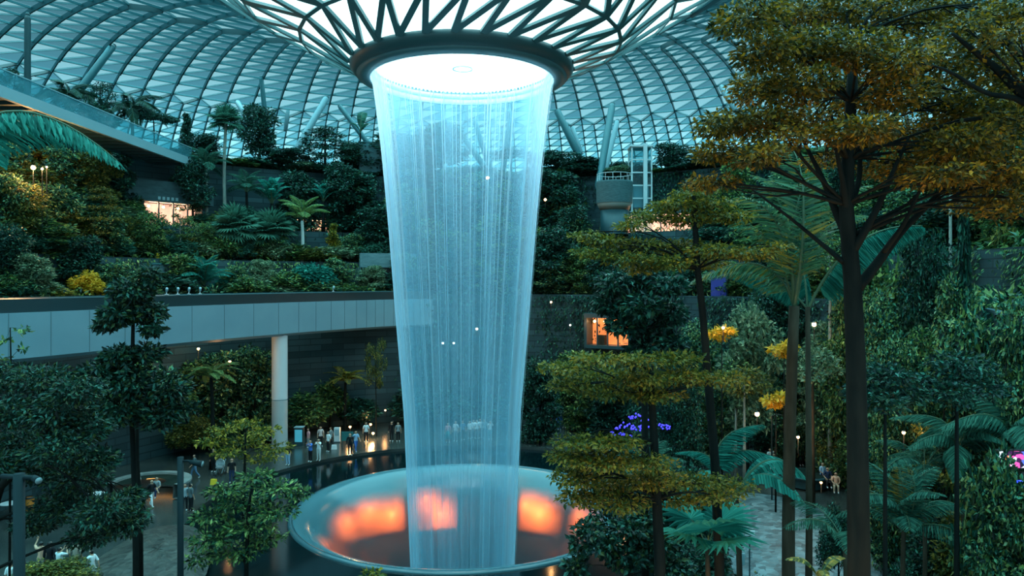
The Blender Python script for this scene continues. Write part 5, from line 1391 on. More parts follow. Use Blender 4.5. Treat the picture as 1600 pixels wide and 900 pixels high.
small_lamp(579, 663, 63, WARM, 40, 'middle bright lamp above the low one right of the people', .9, .10)
small_lamp(547, 667, 62, WARM, 40, 'bright flat lamp above the teal board', .9, .10)
for px, py, Y, lab in ((265, 463, 47, 'leftmost of the small white spotlights on the track parapet'), (290, 463, 50, 'small white spotlight on the track parapet, second from the left'),
                       (295, 462, 50.6, 'small white spotlight on the track parapet, close beside the second'), (320, 462, 52, 'small white spotlight on the track parapet just below the fern palm'), (527, 461, 63.5, 'small white spotlight alone on the track parapet near the water')):
    k = np.argmin(np.abs((path[:, 0] * F / path[:, 1] + 800) - px)); p = path[k]; n = nrm2[k]
    o = thing('spotlight', lab, 'spotlight', (p[0] - n[0] * .3, p[1] - n[1] * .3, 12.62), 0, 'white spotlights on the track parapet'); o.scale = (.6, .6, .8)
    MB().tube([(0, 0, 0), (0, 0, .28)], .05, 8).build('stem', M['white_paint'], o)
    MB().tube([(0, 0, .28), (.1, -.12, .5), (.12, -.15, .55)], [.12, .15, .13], 10).build('head', M['steel_pale'], o, True)
    MB().box((0, 0, .03), (.3, .3, .06)).build('base', M['white_paint'], o)

# warm fill lights added under the near trees at the right
def uplight(x, y, z, power, label, tilt=0):
    o = thing('fill_uplight', label, 'lamp', (x, y, z))
    MB().tube([(0, 0, 0), (0, 0, .25), (0, 0, .3)], [.09, .09, .12], 10).build('housing', M['black'], o)
    MB().tube([(0, 0, .29), (0, 0, .31)], [.1, .1], 10).build('lens', M['bulb'], o)
    lamp('lamp_light', 'SPOT', (0, 0, .4), (1, .62, .28), power, o, .15, (math.radians(180 + tilt), 0, 0), math.radians(95))
uplight(5.2, 11.0, 0, 1500, 'added fill light on the ground under the orange-leaved tree')
uplight(10.2, 12.5, 0, 1500, 'second added fill light on the ground right of the orange-leaved tree')
uplight(4.6, 16.5, 0, 900, 'added fill light on the ground between the two layered trees')

M['post_paint'] = plain('post_paint', (.006, .018, .022), .6, spec=.2); M['lens_off'] = plain('lens_dull', (.25, .34, .36), .3)
# lamp posts, left foreground
Yq = 17
b = np.array([(30 - 800) / F * Yq, Yq, 0]); zt = at(30, 740, Yq)[2]
o = thing('lamp_post', 'thick dark lamp post with a crossbar head in the lower left corner', 'lamp post', b)
MB().tube([(0, 0, 0), (0, 0, zt)], .125, 16).build('post', M['post_paint'], o, True)
MB().tube([(-.42, 0, zt - .06), (.34, 0, zt - .10)], .06, 12).build('crossbar', M['post_paint'], o, True)
MB().tube([(.34, 0, zt - .1), (.52, -.1, zt - .14)], [.075, .09], 12).build('lamp_head', M['post_paint'], o, True)
MB().tube([(.52, -.1, zt - .14), (.535, -.11, zt - .145)], [.08, .08], 12).build('lens', M['lens_off'], o, True)
MB().tube([(0, 0, 0), (0, 0, .15)], .2, 16).build('base', M['post_paint'], o)
Yq = 25
b = np.array([(282 - 800) / F * Yq, Yq, 0]); zt = at(281, 714, Yq)[2]
o = thing('lamp_post', 'slim dark lamp post with one side lamp left of the basin', 'lamp post', b)
MB().tube([(0, 0, 0), (0, 0, zt)], .105, 14).build('post', M['post_paint'], o, True)
MB().tube([(0, 0, zt - .15), (.28, -.05, zt - .12), (.45, -.08, zt - .16)], .035, 10).build('bracket', M['post_paint'], o, True)
MB().tube([(.36, -.08, zt - .15), (.8, -.1, zt - .22)], [.07, .12], 12).build('lamp_head', M['post_paint'], o, True)
MB().tube([(.8, -.1, zt - .22), (.815, -.1, zt - .222)], [.1, .1], 12).build('lens', M['lens_off'], o, True)
MB().tube([(0, 0, 0), (0, 0, .12)], .18, 14).build('base', M['post_paint'], o)
Yq = 40
for px, yt, Yq, lab in ((1206, 650, 44, 'thin dark lamp post behind the hooked teal frond'),):
    b = np.array([(px - 800) / F * Yq, Yq, 0]); zt = at(px, yt, Yq)[2]
    o = thing('lamp_post', lab, 'lamp post', b)
    MB().tube([(0, 0, 0), (0, 0, zt)], .05, 10).build('post', M['post_paint'], o)
    MB().tube([(0, 0, zt), (.3, 0, zt + .1), (.6, 0, zt + .05)], .035, 8).build('arm', M['post_paint'], o)

# purple-blue fairy lights on a shrub
o = plant('mound', 985, 34, 655, 110, 'leaf_deep', 'dark shrub dotted with blue-violet lights behind the leafy shelves')
o.name = 'fairy_light_shrub'
fl = MB(); rgf = np.random.default_rng(4); bl = o.location; 
M['violet'] = plain('violet_bulbs', (.1, .08, .6), .5, emit=(.05, .03, 1.0), estr=1.1)
net = thing('fairy_lights', 'clusters of small blue-violet lights draped over the dark shrub', 'fairy lights', (bl[0], bl[1], 0))
for px, py in ((957, 675), (965, 668), (972, 678), (980, 664), (990, 668), (1000, 668), (1008, 667), (986, 652), (995, 648), (1008, 655), (1035, 664), (1042, 668), (962, 680), (985, 682)):
    for _ in range(7):
        p = at(px + rgf.normal(0, 3.5), py + rgf.normal(0, 2), 31.9 + rgf.uniform(-.2, .2)) - np.array([bl[0], bl[1], 0])
        fl.ball(p, .042, 6, 4)
fo_ = fl.build('bulbs', M['violet'], net); fo_['kind'] = 'stuff'
wv = MB(); wv.tube([at(px, py + 2, 32) - np.array([bl[0], bl[1], 0]) for px, py in ((955, 678), (972, 676), (988, 666), (1008, 667), (1042, 668))], .012, 5)
wv.build('wire', M['black'], net)

# bright screen and lights at the far right
b = at(1580, 718, 22.5)
o = thing('light_screen', 'bright multicoloured lit screen glimpsed through plants at the right edge', 'screen', (b[0], b[1], 0))
def confetti():
    m, t, out = new_mat('confetti_screen')
    co = N(t, 'ShaderNodeTexCoord'); vo = N(t, 'ShaderNodeTexVoronoi', Scale=7.0); r = N(t, 'ShaderNodeValToRGB'); sp = N(t, 'ShaderNodeSeparateColor')
    cols = [(.02, .02, .05), (.9, .12, .5), (.05, .02, .08), (.7, .9, 1), (.1, .2, .9), (1, .3, .1), (.8, .8, 1)]
    while len(r.color_ramp.elements) < len(cols): r.color_ramp.elements.new(.5)
    r.color_ramp.interpolation = 'CONSTANT'
    for i, (e, c) in enumerate(zip(r.color_ramp.elements, cols)): e.position = i / len(cols); e.color = c4(c)
    em = N(t, 'ShaderNodeEmission', Strength=.8); L = t.links.new
    L(co.outputs['Object'], vo.inputs['Vector']); L(vo.outputs['Color'], sp.inputs[0]); L(sp.outputs[0], r.inputs[0]); L(r.outputs[0], em.inputs[0]); L(em.outputs[0], out.inputs[0])
    return m
MB().box((0, 0, b[2]), (.9, .08, .5)).build('display', confetti(), o)
MB().box((0, .08, b[2]), (1.0, .1, .6)).build('housing', M['black'], o)
for s in (-.4, .4): MB().box((s, .08, b[2] / 2 - .2), (.1, .1, b[2] - .4)).build('leg', M['black'], o)
b = at(1598, 764, 22)
o = thing('blue_light_box', 'small saturated blue light low at the right edge', 'lamp', (b[0], b[1], 0))
MB().box((0, 0, b[2]), (.3, .12, .5)).build('light_face', plain('blue_glow', (.05, .1, .9), .5, emit=(.03, .06, 1), estr=1.0), o)
MB().tube([(0, .1, 0), (0, .1, b[2])], .04, 8).build('post', M['black'], o)

# signs and boxes on the pebbled slope and the plaza
def sign(px, py, Y, w, h, label, mt='white_paint', marks=0, nm='sign_board'):
    b = at(px, py, Y)
    o = thing(nm, label, 'sign', (b[0], b[1], 0))
    MB().box((0, 0, b[2]), (w / F * Y, .05, h / F * Y)).build('panel', M[mt], o)
    MB().tube([(0, .06, 0), (0, .06, b[2] + .1)], .03, 8).build('post', M['steel_dark'], o)
    if marks:
        k = MB(); ww, hh = w / F * Y, h / F * Y
        k.ball((0, -.03, b[2] + hh * .2), (ww * .16, .012, ww * .16), 10, 6)
        k.box((0, -.03, b[2] - hh * .06), (ww * .3, .02, hh * .3)); k.box((0, -.03, b[2] - hh * .34), (ww * .6, .02, hh * .05))
        k.build('pictogram', M['black'], o)
    return o
sign(1172, 833, 30, 15, 7, 'small white landscape sign board on the pebbled slope')
sign(1159, 848, 29, 10, 20, 'upright white sign with a dark pictogram at the foot of the pebbled slope', marks=1)
sign(1158, 874, 28.4, 11, 18, 'pale sign below the pictogram sign, partly hidden by leaves', 'steel_pale')
b = on_floor(527, 691)
o = thing('information_totem', 'white rounded information totem on the plaza left of the water', 'totem', b)
MB().box((0, 0, .62), (.48, .3, 1.24)).build('body', M['white_paint'], o); MB().box((0, -.16, .85), (.36, .02, .5)).build('display', M['steel_pale'], o); MB().box((0, 0, .04), (.6, .42, .08)).build('foot', M['steel_dark'], o)
b = on_floor(468, 696)
o = thing('vending_kiosk', 'teal-lit kiosk box right of the pale column', 'kiosk', b)
MB().box((0, 0, .75), (.7, .6, 1.5)).build('body', M['steel_dark'], o); MB().box((0, -.31, .85), (.6, .02, 1.0)).build('lit_front', plain('kiosk_glow', (.05, .3, .38), .4, emit=(.08, .45, .6), estr=.22), o); MB().box((0, -.02, 1.53), (.76, .66, .06)).build('lid', M['steel_pale'], o)
b = on_floor(543, 700)
o = thing('teal_board', 'wide teal board standing behind the dark figure on the plaza', 'board', b)
MB().box((0, 0, .95), (.95, .06, .75)).build('panel', plain('teal_paint', (.015, .14, .14), .5), o)
for s in (-.4, .4): MB().box((s, .05, .5), (.06, .06, 1.0)).build('leg', M['steel_dark'], o)
b = at(496, 634, 66)
o = thing('exit_sign', 'small glowing blue-white sign in the dark under the track', 'sign', (b[0], b[1], b[2]))
MB().box((0, 0, 0), (.56, .06, .26), .0).build('lit_face', M['bulb_cool'], o); MB().box((0, .05, 0), (.62, .06, .32)).build('housing', M['black'], o); MB().tube([(0, .08, -b[2]), (0, .08, -.1)], .03, 6).build('post', M['black'], o)

# round planter under the brown trunk, curved planter bench at the left
o = thing('round_planter', 'dark round planter disc at the top of the pebbled slope', 'planter', on_floor(1262, 760) + np.array([0, 0, .0]))
MB().lathe([(.02, .1), (1.25, .1), (1.25, .62), (1.45, .68), (1.5, .8), (1.4, .86), (.02, .86)], 40).build('bowl', M['steel_dark'], o, False)
MB().lathe([(.02, .9), (1.3, .87)], 30).build('soil', M['soil'], o)
MB().tube([(0, 0, -.02), (0, 0, .3)], [.7, .9], 24).build('foot', M['black'], o)
pc = on_floor(232, 775)
o = thing('curved_bench', 'pale curved planter bench with warm light beneath its edge, left of the slim lamp post', 'bench', pc)
MB().lathe([(1.95, .05), (2.0, .75), (2.05, .95), (2.5, .95), (2.52, .85), (2.35, .8), (2.3, .05)], 60, closed=True, a0=math.radians(-20), a1=math.radians(200)).build('curved_wall', noisy('bench_concrete', (.12, .15, .15), (.2, .23, .22), 2, .7), o)
MB().lathe([(1.0, .85), (1.98, .85)], 60, a0=math.radians(-20), a1=math.radians(200)).build('planting_bed', M['soil'], o)
MB().lathe([(1.93, .6), (1.93, .72)], 60, a0=math.radians(20), a1=math.radians(120)).build('light_strip', plain('warm_strip', (1, .6, .2), .5, emit=(1, .45, .12), estr=1.6), o)

# ================================================================== PEOPLE
POSE = {}
def pose_joints(kind):
    J = {'pel': (0, 0, .93, .125), 'wai': (0, 0, 1.07, .112), 'che': (0, 0, 1.26, .135), 'nb': (0, .01, 1.42, .075), 'ne': (0, .0, 1.49, .05), 'h0': (0, -.015, 1.555, .074), 'h1': (0, -.005, 1.625, .094), 'h2': (0, 0, 1.69, .06), 'no': (0, -.115, 1.60, .014)}
    for s, n in ((-1, 'l'), (1, 'r')):
        J['ea' + n] = (s * .096, 0, 1.605, .016)
        J['sh' + n] = (s * .175, 0, 1.385, .062); J['el' + n] = (s * .235, .03, 1.13, .043); J['wr' + n] = (s * .25, -.05, .89, .029); J['ha' + n] = (s * .25, -.07, .83, .034)
        J['hi' + n] = (s * .09, 0, .88, .098); J['kn' + n] = (s * .10, -.015, .49, .058); J['an' + n] = (s * .105, .02, .09, .04); J['to' + n] = (s * .115, -.13, .04, .036)
    if kind == 'photo':
        for s, n in ((-1, 'l'), (1, 'r')):
            J['el' + n] = (s * .22, -.22, 1.30, .043); J['wr' + n] = (s * .07, -.36, 1.50, .029); J['ha' + n] = (s * .055, -.385, 1.555, .034)
    if kind == 'raise':
        J['elr'] = (.27, -.16, 1.50, .043); J['wrr'] = (.20, -.30, 1.71, .029); J['har'] = (.19, -.325, 1.765, .034)
    if kind == 'walk':
        J['knl'] = (-.10, -.17, .50, .058); J['anl'] = (-.105, -.22, .10, .04); J['tol'] = (-.115, -.37, .06, .036)
        J['knr'] = (.10, .09, .48, .058); J['anr'] = (.105, .34, .15, .04); J['tor'] = (.115, .23, .045, .036)
        J['ell'] = (-.24, .14, 1.15, .043); J['wrl'] = (-.25, .18, .92, .029); J['hal'] = (-.25, .17, .86, .034)
        J['elr'] = (.24, -.10, 1.14, .043); J['wrr'] = (.24, -.28, .96, .029); J['har'] = (.24, -.33, .92, .034)
    if kind == 'sit':
        for k in list(J): J[k] = (J[k][0], J[k][1], J[k][2] - .45, J[k][3])
        for s, n in ((-1, 'l'), (1, 'r')):
            J['hi' + n] = (s * .09, -.03, .47, .098); J['kn' + n] = (s * .12, -.43, .47, .06); J['an' + n] = (s * .12, -.42, .09, .04); J['to' + n] = (s * .12, -.57, .04, .036)
            J['el' + n] = (s * .24, -.05, .68, .043); J['wr' + n] = (s * .15, -.27, .58, .029); J['ha' + n] = (s * .13, -.32, .57, .034)
    return J
def body_mesh(kind):
    if kind in POSE: return POSE[kind]
    J = pose_joints(kind); names = list(J); ix = {n: i for i, n in enumerate(names)}
    E = [('pel', 'wai'), ('wai', 'che'), ('che', 'nb'), ('nb', 'ne'), ('ne', 'h0'), ('h0', 'h1'), ('h1', 'h2'), ('h1', 'no')]
    for n in 'lr':
        E += [('nb', 'sh' + n), ('sh' + n, 'el' + n), ('el' + n, 'wr' + n), ('wr' + n, 'ha' + n), ('pel', 'hi' + n), ('hi' + n, 'kn' + n), ('kn' + n, 'an' + n), ('an' + n, 'to' + n), ('h1', 'ea' + n)]
    me = bpy.data.meshes.new('skeleton'); me.from_pydata([J[n][:3] for n in names], [(ix[a], ix[b]) for a, b in E], [])
    o = bpy.data.objects.new('skeleton', me); COL.objects.link(o)
    sk = o.modifiers.new('skin', 'SKIN'); sk.use_smooth_shade = True
    for i, n in enumerate(names):
        r = J[n][3]; d = me.skin_vertices[0].data[i]
        d.radius = (r, r); d.use_root = n == 'pel'
        if n == 'che': d.radius = (r * .9, r * 1.18)
    su = o.modifiers.new('sub', 'SUBSURF'); su.levels = 1; su.render_levels = 1
    dg = bpy.context.evaluated_depsgraph_get(); ev = o.evaluated_get(dg)
    tmp = ev.to_mesh()
    V = np.array([v.co[:] for v in tmp.vertices]); FS = [list(p.vertices) for p in tmp.polygons]
    ev.to_mesh_clear(); bpy.data.objects.remove(o)
    hd = V[:, 2] > J['ne'][2] + .03
    # label every vertex by its nearest bone
    seg = [(np.array(J[a][:3]), np.array(J[b][:3])) for a, b in E]
    D = []
    for a, b in seg:
        ab = b - a; t = np.clip(((V - a) @ ab) / (ab @ ab), 0, 1)
        D.append(np.linalg.norm(V - (a + t[:, None] * ab), axis=1))
    lab = np.argmin(np.array(D), 0)
    mb = MB(); mb.add(V, FS)
    for n, s in (('l', -1), ('r', 1)):                                  # five fingers on each hand
        w = np.array(J['wr' + n][:3]); h = np.array(J['ha' + n][:3]); d = unit(h - w); sd = unit(np.cross(d, [0, 1, .3])); pn = np.cross(sd, d)
        for k, (f, ln) in enumerate(((-.027, .068), (-.009, .080), (.009, .075), (.027, .058))):
            p = h + sd * f + d * .012
            mb.tube([p, p + d * ln * .55 + pn * .006, p + d * ln * .9 + pn * .03], [.0095, .0085, .0065], 5)
        p = w + d * .035 - sd * .03
        mb.tube([p, p - sd * .025 + d * .03, p - sd * .022 + d * .06 + pn * .015], [.011, .010, .007], 5)
    POSE[kind] = dict(J=J, E=E, V=V, F=FS, lab=lab, body=mb.mesh('body', True), parts={})
    return POSE[kind]
def cover(kind, what):
    """clothing or hair: the body's own faces over some bones, pushed out a little"""
    P = body_mesh(kind)
    if what in P['parts']: return P['parts'][what]
    E, V, lab, J = P['E'], P['V'], P['lab'], P['J']
    top, low = J['nb'][2] + .02, J['hip' if 0 else 'hil'][2]
    bones = {'shirt': {('pel', 'wai'), ('wai', 'che'), ('che', 'nb')} | {('nb', 'sh' + n) for n in 'lr'} | {('sh' + n, 'el' + n) for n in 'lr'},
             'long_sleeves': {('pel', 'wai'), ('wai', 'che'), ('che', 'nb')} | {('nb', 'sh' + n) for n in 'lr'} | {('sh' + n, 'el' + n) for n in 'lr'} | {('el' + n, 'wr' + n) for n in 'lr'},
             'trousers': {('pel', 'wai')} | {('pel', 'hi' + n) for n in 'lr'} | {('hi' + n, 'kn' + n) for n in 'lr'} | {('kn' + n, 'an' + n) for n in 'lr'},
             'shorts': {('pel', 'wai')} | {('pel', 'hi' + n) for n in 'lr'} | {('hi' + n, 'kn' + n) for n in 'lr'},
             'shoe_left': {('anl', 'tol')}, 'shoe_right': {('anr', 'tor')}, 'hair': {('h0', 'h1'), ('h1', 'h2'), ('h1', 'no'), ('h1', 'ear'), ('h1', 'eal'), ('ne', 'h0')}}[what]
    ok = np.array([E[k] in bones for k in lab])
    if what in ('shirt', 'long_sleeves'): ok |= (V[:, 2] < J['nb'][2] + .035) & (V[:, 2] > J['pel'][2] - .05) & (np.abs(V[:, 0]) < .17) & ~np.array([E[k][0][:2] in ('el', 'wr') or E[k][0][:2] in ('hi', 'kn') for k in lab])
    if what in ('shirt', 'long_sleeves'): ok |= np.array([E[k] in {('pel', 'hil'), ('pel', 'hir')} for k in lab]) & (V[:, 2] > J['pel'][2] - .04)
    if what == 'hair': ok &= (V[:, 2] > J['h1'][2] + .045) | ((V[:, 1] > -.01) & (V[:, 2] > J['h0'][2] - .04))
    if what in ('trousers', 'shorts'): ok &= V[:, 2] < J['wai'][2] + .0
    n = np.zeros_like(V)
    for f in P['F']:
        a = np.cross(V[f[1]] - V[f[0]], V[f[-1]] - V[f[0]])
        for i in f: n[i] += a
    n = unit(n)
    off = {'hair': .022, 'shirt': .016, 'long_sleeves': .016, 'trousers': .011, 'shorts': .013}.get(what, .010)
    fs = [f for f in P['F'] if sum(bool(ok[i]) for i in f) >= (3 if what in ('shirt', 'long_sleeves') else len(f))]
    used = sorted({i for f in fs for i in f}); mp = {i: k for k, i in enumerate(used)}
    mb = MB(); mb.add(V[used] + n[used] * off, [[mp[i] for i in f] for f in fs])
    P['parts'][what] = mb.mesh(what, True)
    return P['parts'][what]
def skirt_mesh(kind, z1, flare):
    J = body_mesh(kind)['J']; z0 = J['wai'][2]
    mb = MB(); mb.lathe([(.125, z0), (.17, z0 - .15), (.19, z0 - .22), (.19 + flare, z1), (.18 + flare, z1 + .01)], 20)
    return mb.mesh('skirt', True)
MC = {}
def cloth(c):
    k = tuple(round(x, 3) for x in c)
    if k not in MC: MC[k] = plain('fabric', c, .85, spec=.2)
    return MC[k]
SKIN = plain('skin', (.52, .30, .20), .6, spec=.3)
HAIR = plain('dark_hair', (.008, .007, .007), .5)
PHONE = plain('phone_glass', (.01, .012, .015), .2)
EYE = plain('eye_dark', (.01, .008, .008), .3); LIP = plain('lips', (.32, .10, .09), .5)
WHITE, GREY, BLACK, NAVY, BLUE, PINK, RED, SKY_, JEANS, BEIGE, PEACH, TEAL = (.72, .78, .80), (.25, .28, .29), (.012, .014, .017), (.02, .04, .10), (.05, .16, .50), (.62, .28, .30), (.62, .05, .07), (.30, .48, .66), (.10, .19, .30), (.45, .38, .28), (.70, .40, .28), (.03, .22, .24)
face_cache = {}
def person(px, py, kind, rz, top, bottom, label, h=1.68, sleeves='shirt', lower='trousers', shoes=(.5, .52, .52), group='people on the plaza', phone=False, skirt=None, bag=None, z=0.0, sit_z=None, Y=None):
    P = body_mesh(kind)
    if py < 800 and not (Y and Y < 30): rz += 180           # those beyond the water look back towards it
    b = on_floor(px, py, z) if Y is None else np.array([(px - 800) / F * Y, Y, z])
    o = thing('person', label, 'person', b, math.radians(rz), group)
    s = h / 1.74; o.scale = (s, s, s)
    def put(nm, me, mt):
        c = bpy.data.objects.new(nm, me); COL.objects.link(c); c.parent = o
        if not me.materials: me.materials.append(mt)
        c.material_slots[0].link = 'OBJECT'; c.material_slots[0].material = mt
        return c
    put('body', P['body'], SKIN)
    put('shirt', cover(kind, sleeves), cloth(top))
    if skirt: put('skirt', skirt_mesh(kind, skirt[0], skirt[1]), cloth(bottom))
    else: put(lower, cover(kind, lower), cloth(bottom))
    put('shoe', cover(kind, 'shoe_left'), cloth(shoes)); put('shoe', cover(kind, 'shoe_right'), cloth(shoes))
    put('hair', cover(kind, 'hair'), HAIR)
    if kind not in face_cache:
        J = P['J']; hz = J['h1'][2]
        e = MB(); e.ball((-.034, -.094, hz + .005), .012, 6, 4).ball((.034, -.094, hz + .005), .012, 6, 4)
        l = MB(); l.ball((0, -.088, hz - .062), (.024, .010, .008), 8, 4)
        face_cache[kind] = (e.mesh('eyes', True), l.mesh('mouth', True))
    put('eyes', face_cache[kind][0], EYE); put('mouth', face_cache[kind][1], LIP)
    if phone:
        J = P['J']
        p = (np.array(J['hal'][:3]) + np.array(J['har'][:3])) / 2 if kind == 'photo' else np.array(J['har'][:3])
        w = o.matrix_basis
        ph = thing('phone', 'phone held up by the ' + label.split(' with arms')[0].split(' holding')[0].split(' near')[0], 'phone', [0, 0, 0])
        cr, sr = math.cos(math.radians(rz)), math.sin(math.radians(rz))
        q = p + np.array([0, -.045, .06])
        ph.location = (b[0] + s * (q[0] * cr - q[1] * sr), b[1] + s * (q[0] * sr + q[1] * cr), z + s * q[2]); ph.rotation_euler = (0, 0, math.radians(rz))
        MB().box((0, 0, 0), (.15, .01, .075) if kind == 'photo' else (.075, .01, .15)).build('case', PHONE, ph)
        MB().box((0, .006, 0), (.13, .002, .06) if kind == 'photo' else (.06, .002, .13)).build('display', M['bulb_cool'], ph)
    return o
person(450, 727, 'stand', 160, BLACK, SKY_, 'dark-haired person in black top and pale jeans in front of the pale column', 1.66)
person(485, 722, 'photo', 150, BLUE, BLACK, 'person in blue shirt and black trousers', 1.68, phone=True)
person(498, 720, 'photo', 165, WHITE, (.55, .60, .60), 'person all in white with arms raised', 1.70, phone=True)
person(513, 706, 'stand', 140, WHITE, BLACK, 'person in white shirt and black trousers behind the all-white one', 1.66)
person(547, 712, 'stand', 200, BLACK, BLACK, 'person all in black in front of the teal board', 1.78, 'long_sleeves')
person(556, 706, 'walk', 220, SKY_, BLUE, 'person in pale blue top beside the teal board', 1.70)
person(572, 691, 'stand', 190, WHITE, BLACK, 'person in white top and black trousers beside the low bright lamps', 1.72)
person(482, 700, 'stand', 120, PINK, GREY, 'person in dusty pink top behind the blue-shirted one', 1.62)
person(501, 698, 'stand', 200, (.62, .50, .48), BLACK, 'person in pale pink top and black trousers behind the all-white one', 1.70)
person(517, 699, 'walk', 90, GREY, BLACK, 'person in grey top walking left of the white totem', 1.68)
person(612, 690, 'raise', 170, BLACK, BLACK, 'person in black holding a phone up near the left edge of the water', 1.74, 'long_sleeves', phone=True)
person(622, 690, 'stand', 200, GREY, BLACK, 'person in grey standing nearest the left edge of the water', 1.66)
person(428, 694, 'stand', 180, PINK, BLACK, 'person in pink top left of the pale column', 1.66)
person(334, 738, 'stand', 170, BLACK, BLACK, 'person all in black beside the stroller at the left', 1.74, 'long_sleeves')
person(362, 755, 'stand', 200, BLACK, NAVY, 'person in black and navy right of the stroller', 1.70)
person(304, 748, 'walk', 120, (.05, .09, .10), JEANS, 'person in dark teal top and jeans behind the slim lamp post', 1.70)
person(289, 798, 'stand', 190, (.30, .38, .42), BLACK, 'person in pale patterned top just right of the slim lamp post', 1.62)
person(298, 800, 'stand', 150, (.10, .13, .14), BLACK, 'person in dark top right of the patterned one', 1.70)
person(237, 792, 'walk', 240, BLACK, WHITE, 'person in black top and white trousers by the curved bench', 1.66)
person(213, 776, 'stand', 200, WHITE, BLACK, 'person in white top left of the curved bench', 1.62)
person(245, 776, 'sit', 180, GREY, NAVY, 'person sitting at the right end of the curved bench', 1.66, z=.45)
person(78, 906, 'stand', 185, BLACK, BLACK, 'person all in black at the bottom left corner', 1.78, 'long_sleeves')
person(64, 903, 'raise', 200, PEACH, GREY, 'person in peach top beside the one all in black, bottom left', 1.70)
person(93, 912, 'photo', 170, WHITE, BLACK, 'person in white top and black shorts, bottom left', 1.68, lower='shorts')
person(118, 900, 'stand', 200, (.42, .35, .28), BLACK, 'person in tan top behind the suitcase, bottom left', 1.68)
person(143, 915, 'walk', 250, WHITE, (.42, .48, .48), 'person in white top and wide pale skirt, bottom left', 1.62, skirt=(.45, .32))
person(64, 936, 'stand', 180, (.75, .12, .45), NAVY, 'person in bright pink top at the very bottom left', 1.45)
person(17, 935, 'stand', 180, WHITE, BLACK, 'person in white top at the far bottom left', 1.60)
person(43, 930, 'stand', 200, (.75, .50, .05), BLACK, 'person in yellow top at the far bottom left beside the thick lamp post', 1.50)
RB = 'people beyond the falling water'
person(700, 692, 'stand', 175, PINK, TEAL, 'person in pink top with dark skirt seen through the water', 1.72, skirt=(.35, .08), group=RB)
person(712, 690, 'stand', 160, (.60, .58, .58), GREY, 'person in pale grey seen through the water right of the pink top', 1.78, group=RB)
person(723, 688, 'stand', 200, JEANS, BLACK, 'person in dark blue seen through the middle of the water', 1.72, group=RB)
for k, (px, lab) in enumerate(((734, 'leftmost of the row of people in white seen through the water'), (740, 'second from the left in the row in white seen through the water'), (745, 'third in the row of people in white seen through the water'), (750, 'rightmost of the row of people in white seen through the water'))):
    person(px, 686 - (k % 2), 'stand', 150 + 25 * k, WHITE, GREY, lab, 1.60 + .04 * k, group=RB)
person(757, 685, 'walk', 200, GREY, BLACK, 'person in grey walking right of the row in white, seen through the water', 1.70, group=RB)
person(766, 687, 'photo', 190, WHITE, TEAL, 'person raising a camera near the right edge of the water', 1.66, group=RB)
person(848, 678, 'raise', 190, NAVY, WHITE, 'person in dark top and white trousers waving, right of the water', 1.66, group=RB)
person(874, 672, 'stand', 180, BLUE, BLUE, 'person in blue from neck to ankle right of the water', 1.72, 'long_sleeves', group=RB)
person(882, 669, 'stand', 150, BLACK, GREY, 'person in black right beside the blue one', 1.76, 'long_sleeves', group=RB)
person(897, 667, 'stand', 180, WHITE, PINK, 'person in white top and long pale pink skirt right of the water', 1.68, skirt=(.15, .10), group=RB)
person(908, 668, 'stand', 180, GREY, BLACK, 'person in grey half hidden by the leafy shelf right of the water', 1.60, group=RB)
RR = 'people by the pebbled slope'
person(1137, 722, 'stand', 190, RED, BLACK, 'person in red shirt behind the hooked teal frond', 1.70, group=RR)
person(1146, 722, 'stand', 160, WHITE, PEACH, 'person in white top right beside the red shirt', 1.66, group=RR)
person(1130, 724, 'stand', 200, BLACK, BLACK, 'person in black left of the red shirt', 1.70, group=RR)
person(1203, 738, 'raise', 200, WHITE, BLACK, 'person in white and black beyond the long teal leaf', 1.74, group=RR)
person(1209, 736, 'sit', 150, (.60, .62, .64), WHITE, 'person in white sitting beyond the long teal leaf', 1.70, z=.45, group=RR)
person(1252, 728, 'stand', 190, BLACK, BLACK, 'person in black right of the feather palm trunk', 1.74, group=RR)
person(1285, 752, 'sit', 200, SKY_, NAVY, 'person in pale blue sitting at the round planter', 1.70, z=.45, group=RR)
person(1293, 760, 'sit', 170, NAVY, BLACK, 'person in navy sitting right of the pale blue one', 1.70, z=.45, group=RR)
person(1306, 768, 'sit', 160, PEACH, BEIGE, 'person in peach sitting at the edge of the dark shrub', 1.66, z=.45, group=RR)
person(1362, 905, 'stand', 190, RED, WHITE, 'person in red top at the bottom right of the large forked trunk', 1.70, Y=29, group=RR)

# benches under those who sit
for px, py, w, lab in ((1208, 737, 1.6, 'low stone bench beyond the long teal leaf'), (1294, 761, 3.0, 'low dark stone bench by the round planter')):
    o = thing('stone_bench', lab, 'bench', on_floor(px, py) + np.array([0, .05, 0]))
    MB().box((0, 0, .42), (w, .5, .08)).build('seat', M['steel_dark'], o)
    for s in (-.4, .4): MB().box((s * w, 0, .19), (.15, .42, .38)).build('support', M['black'], o)

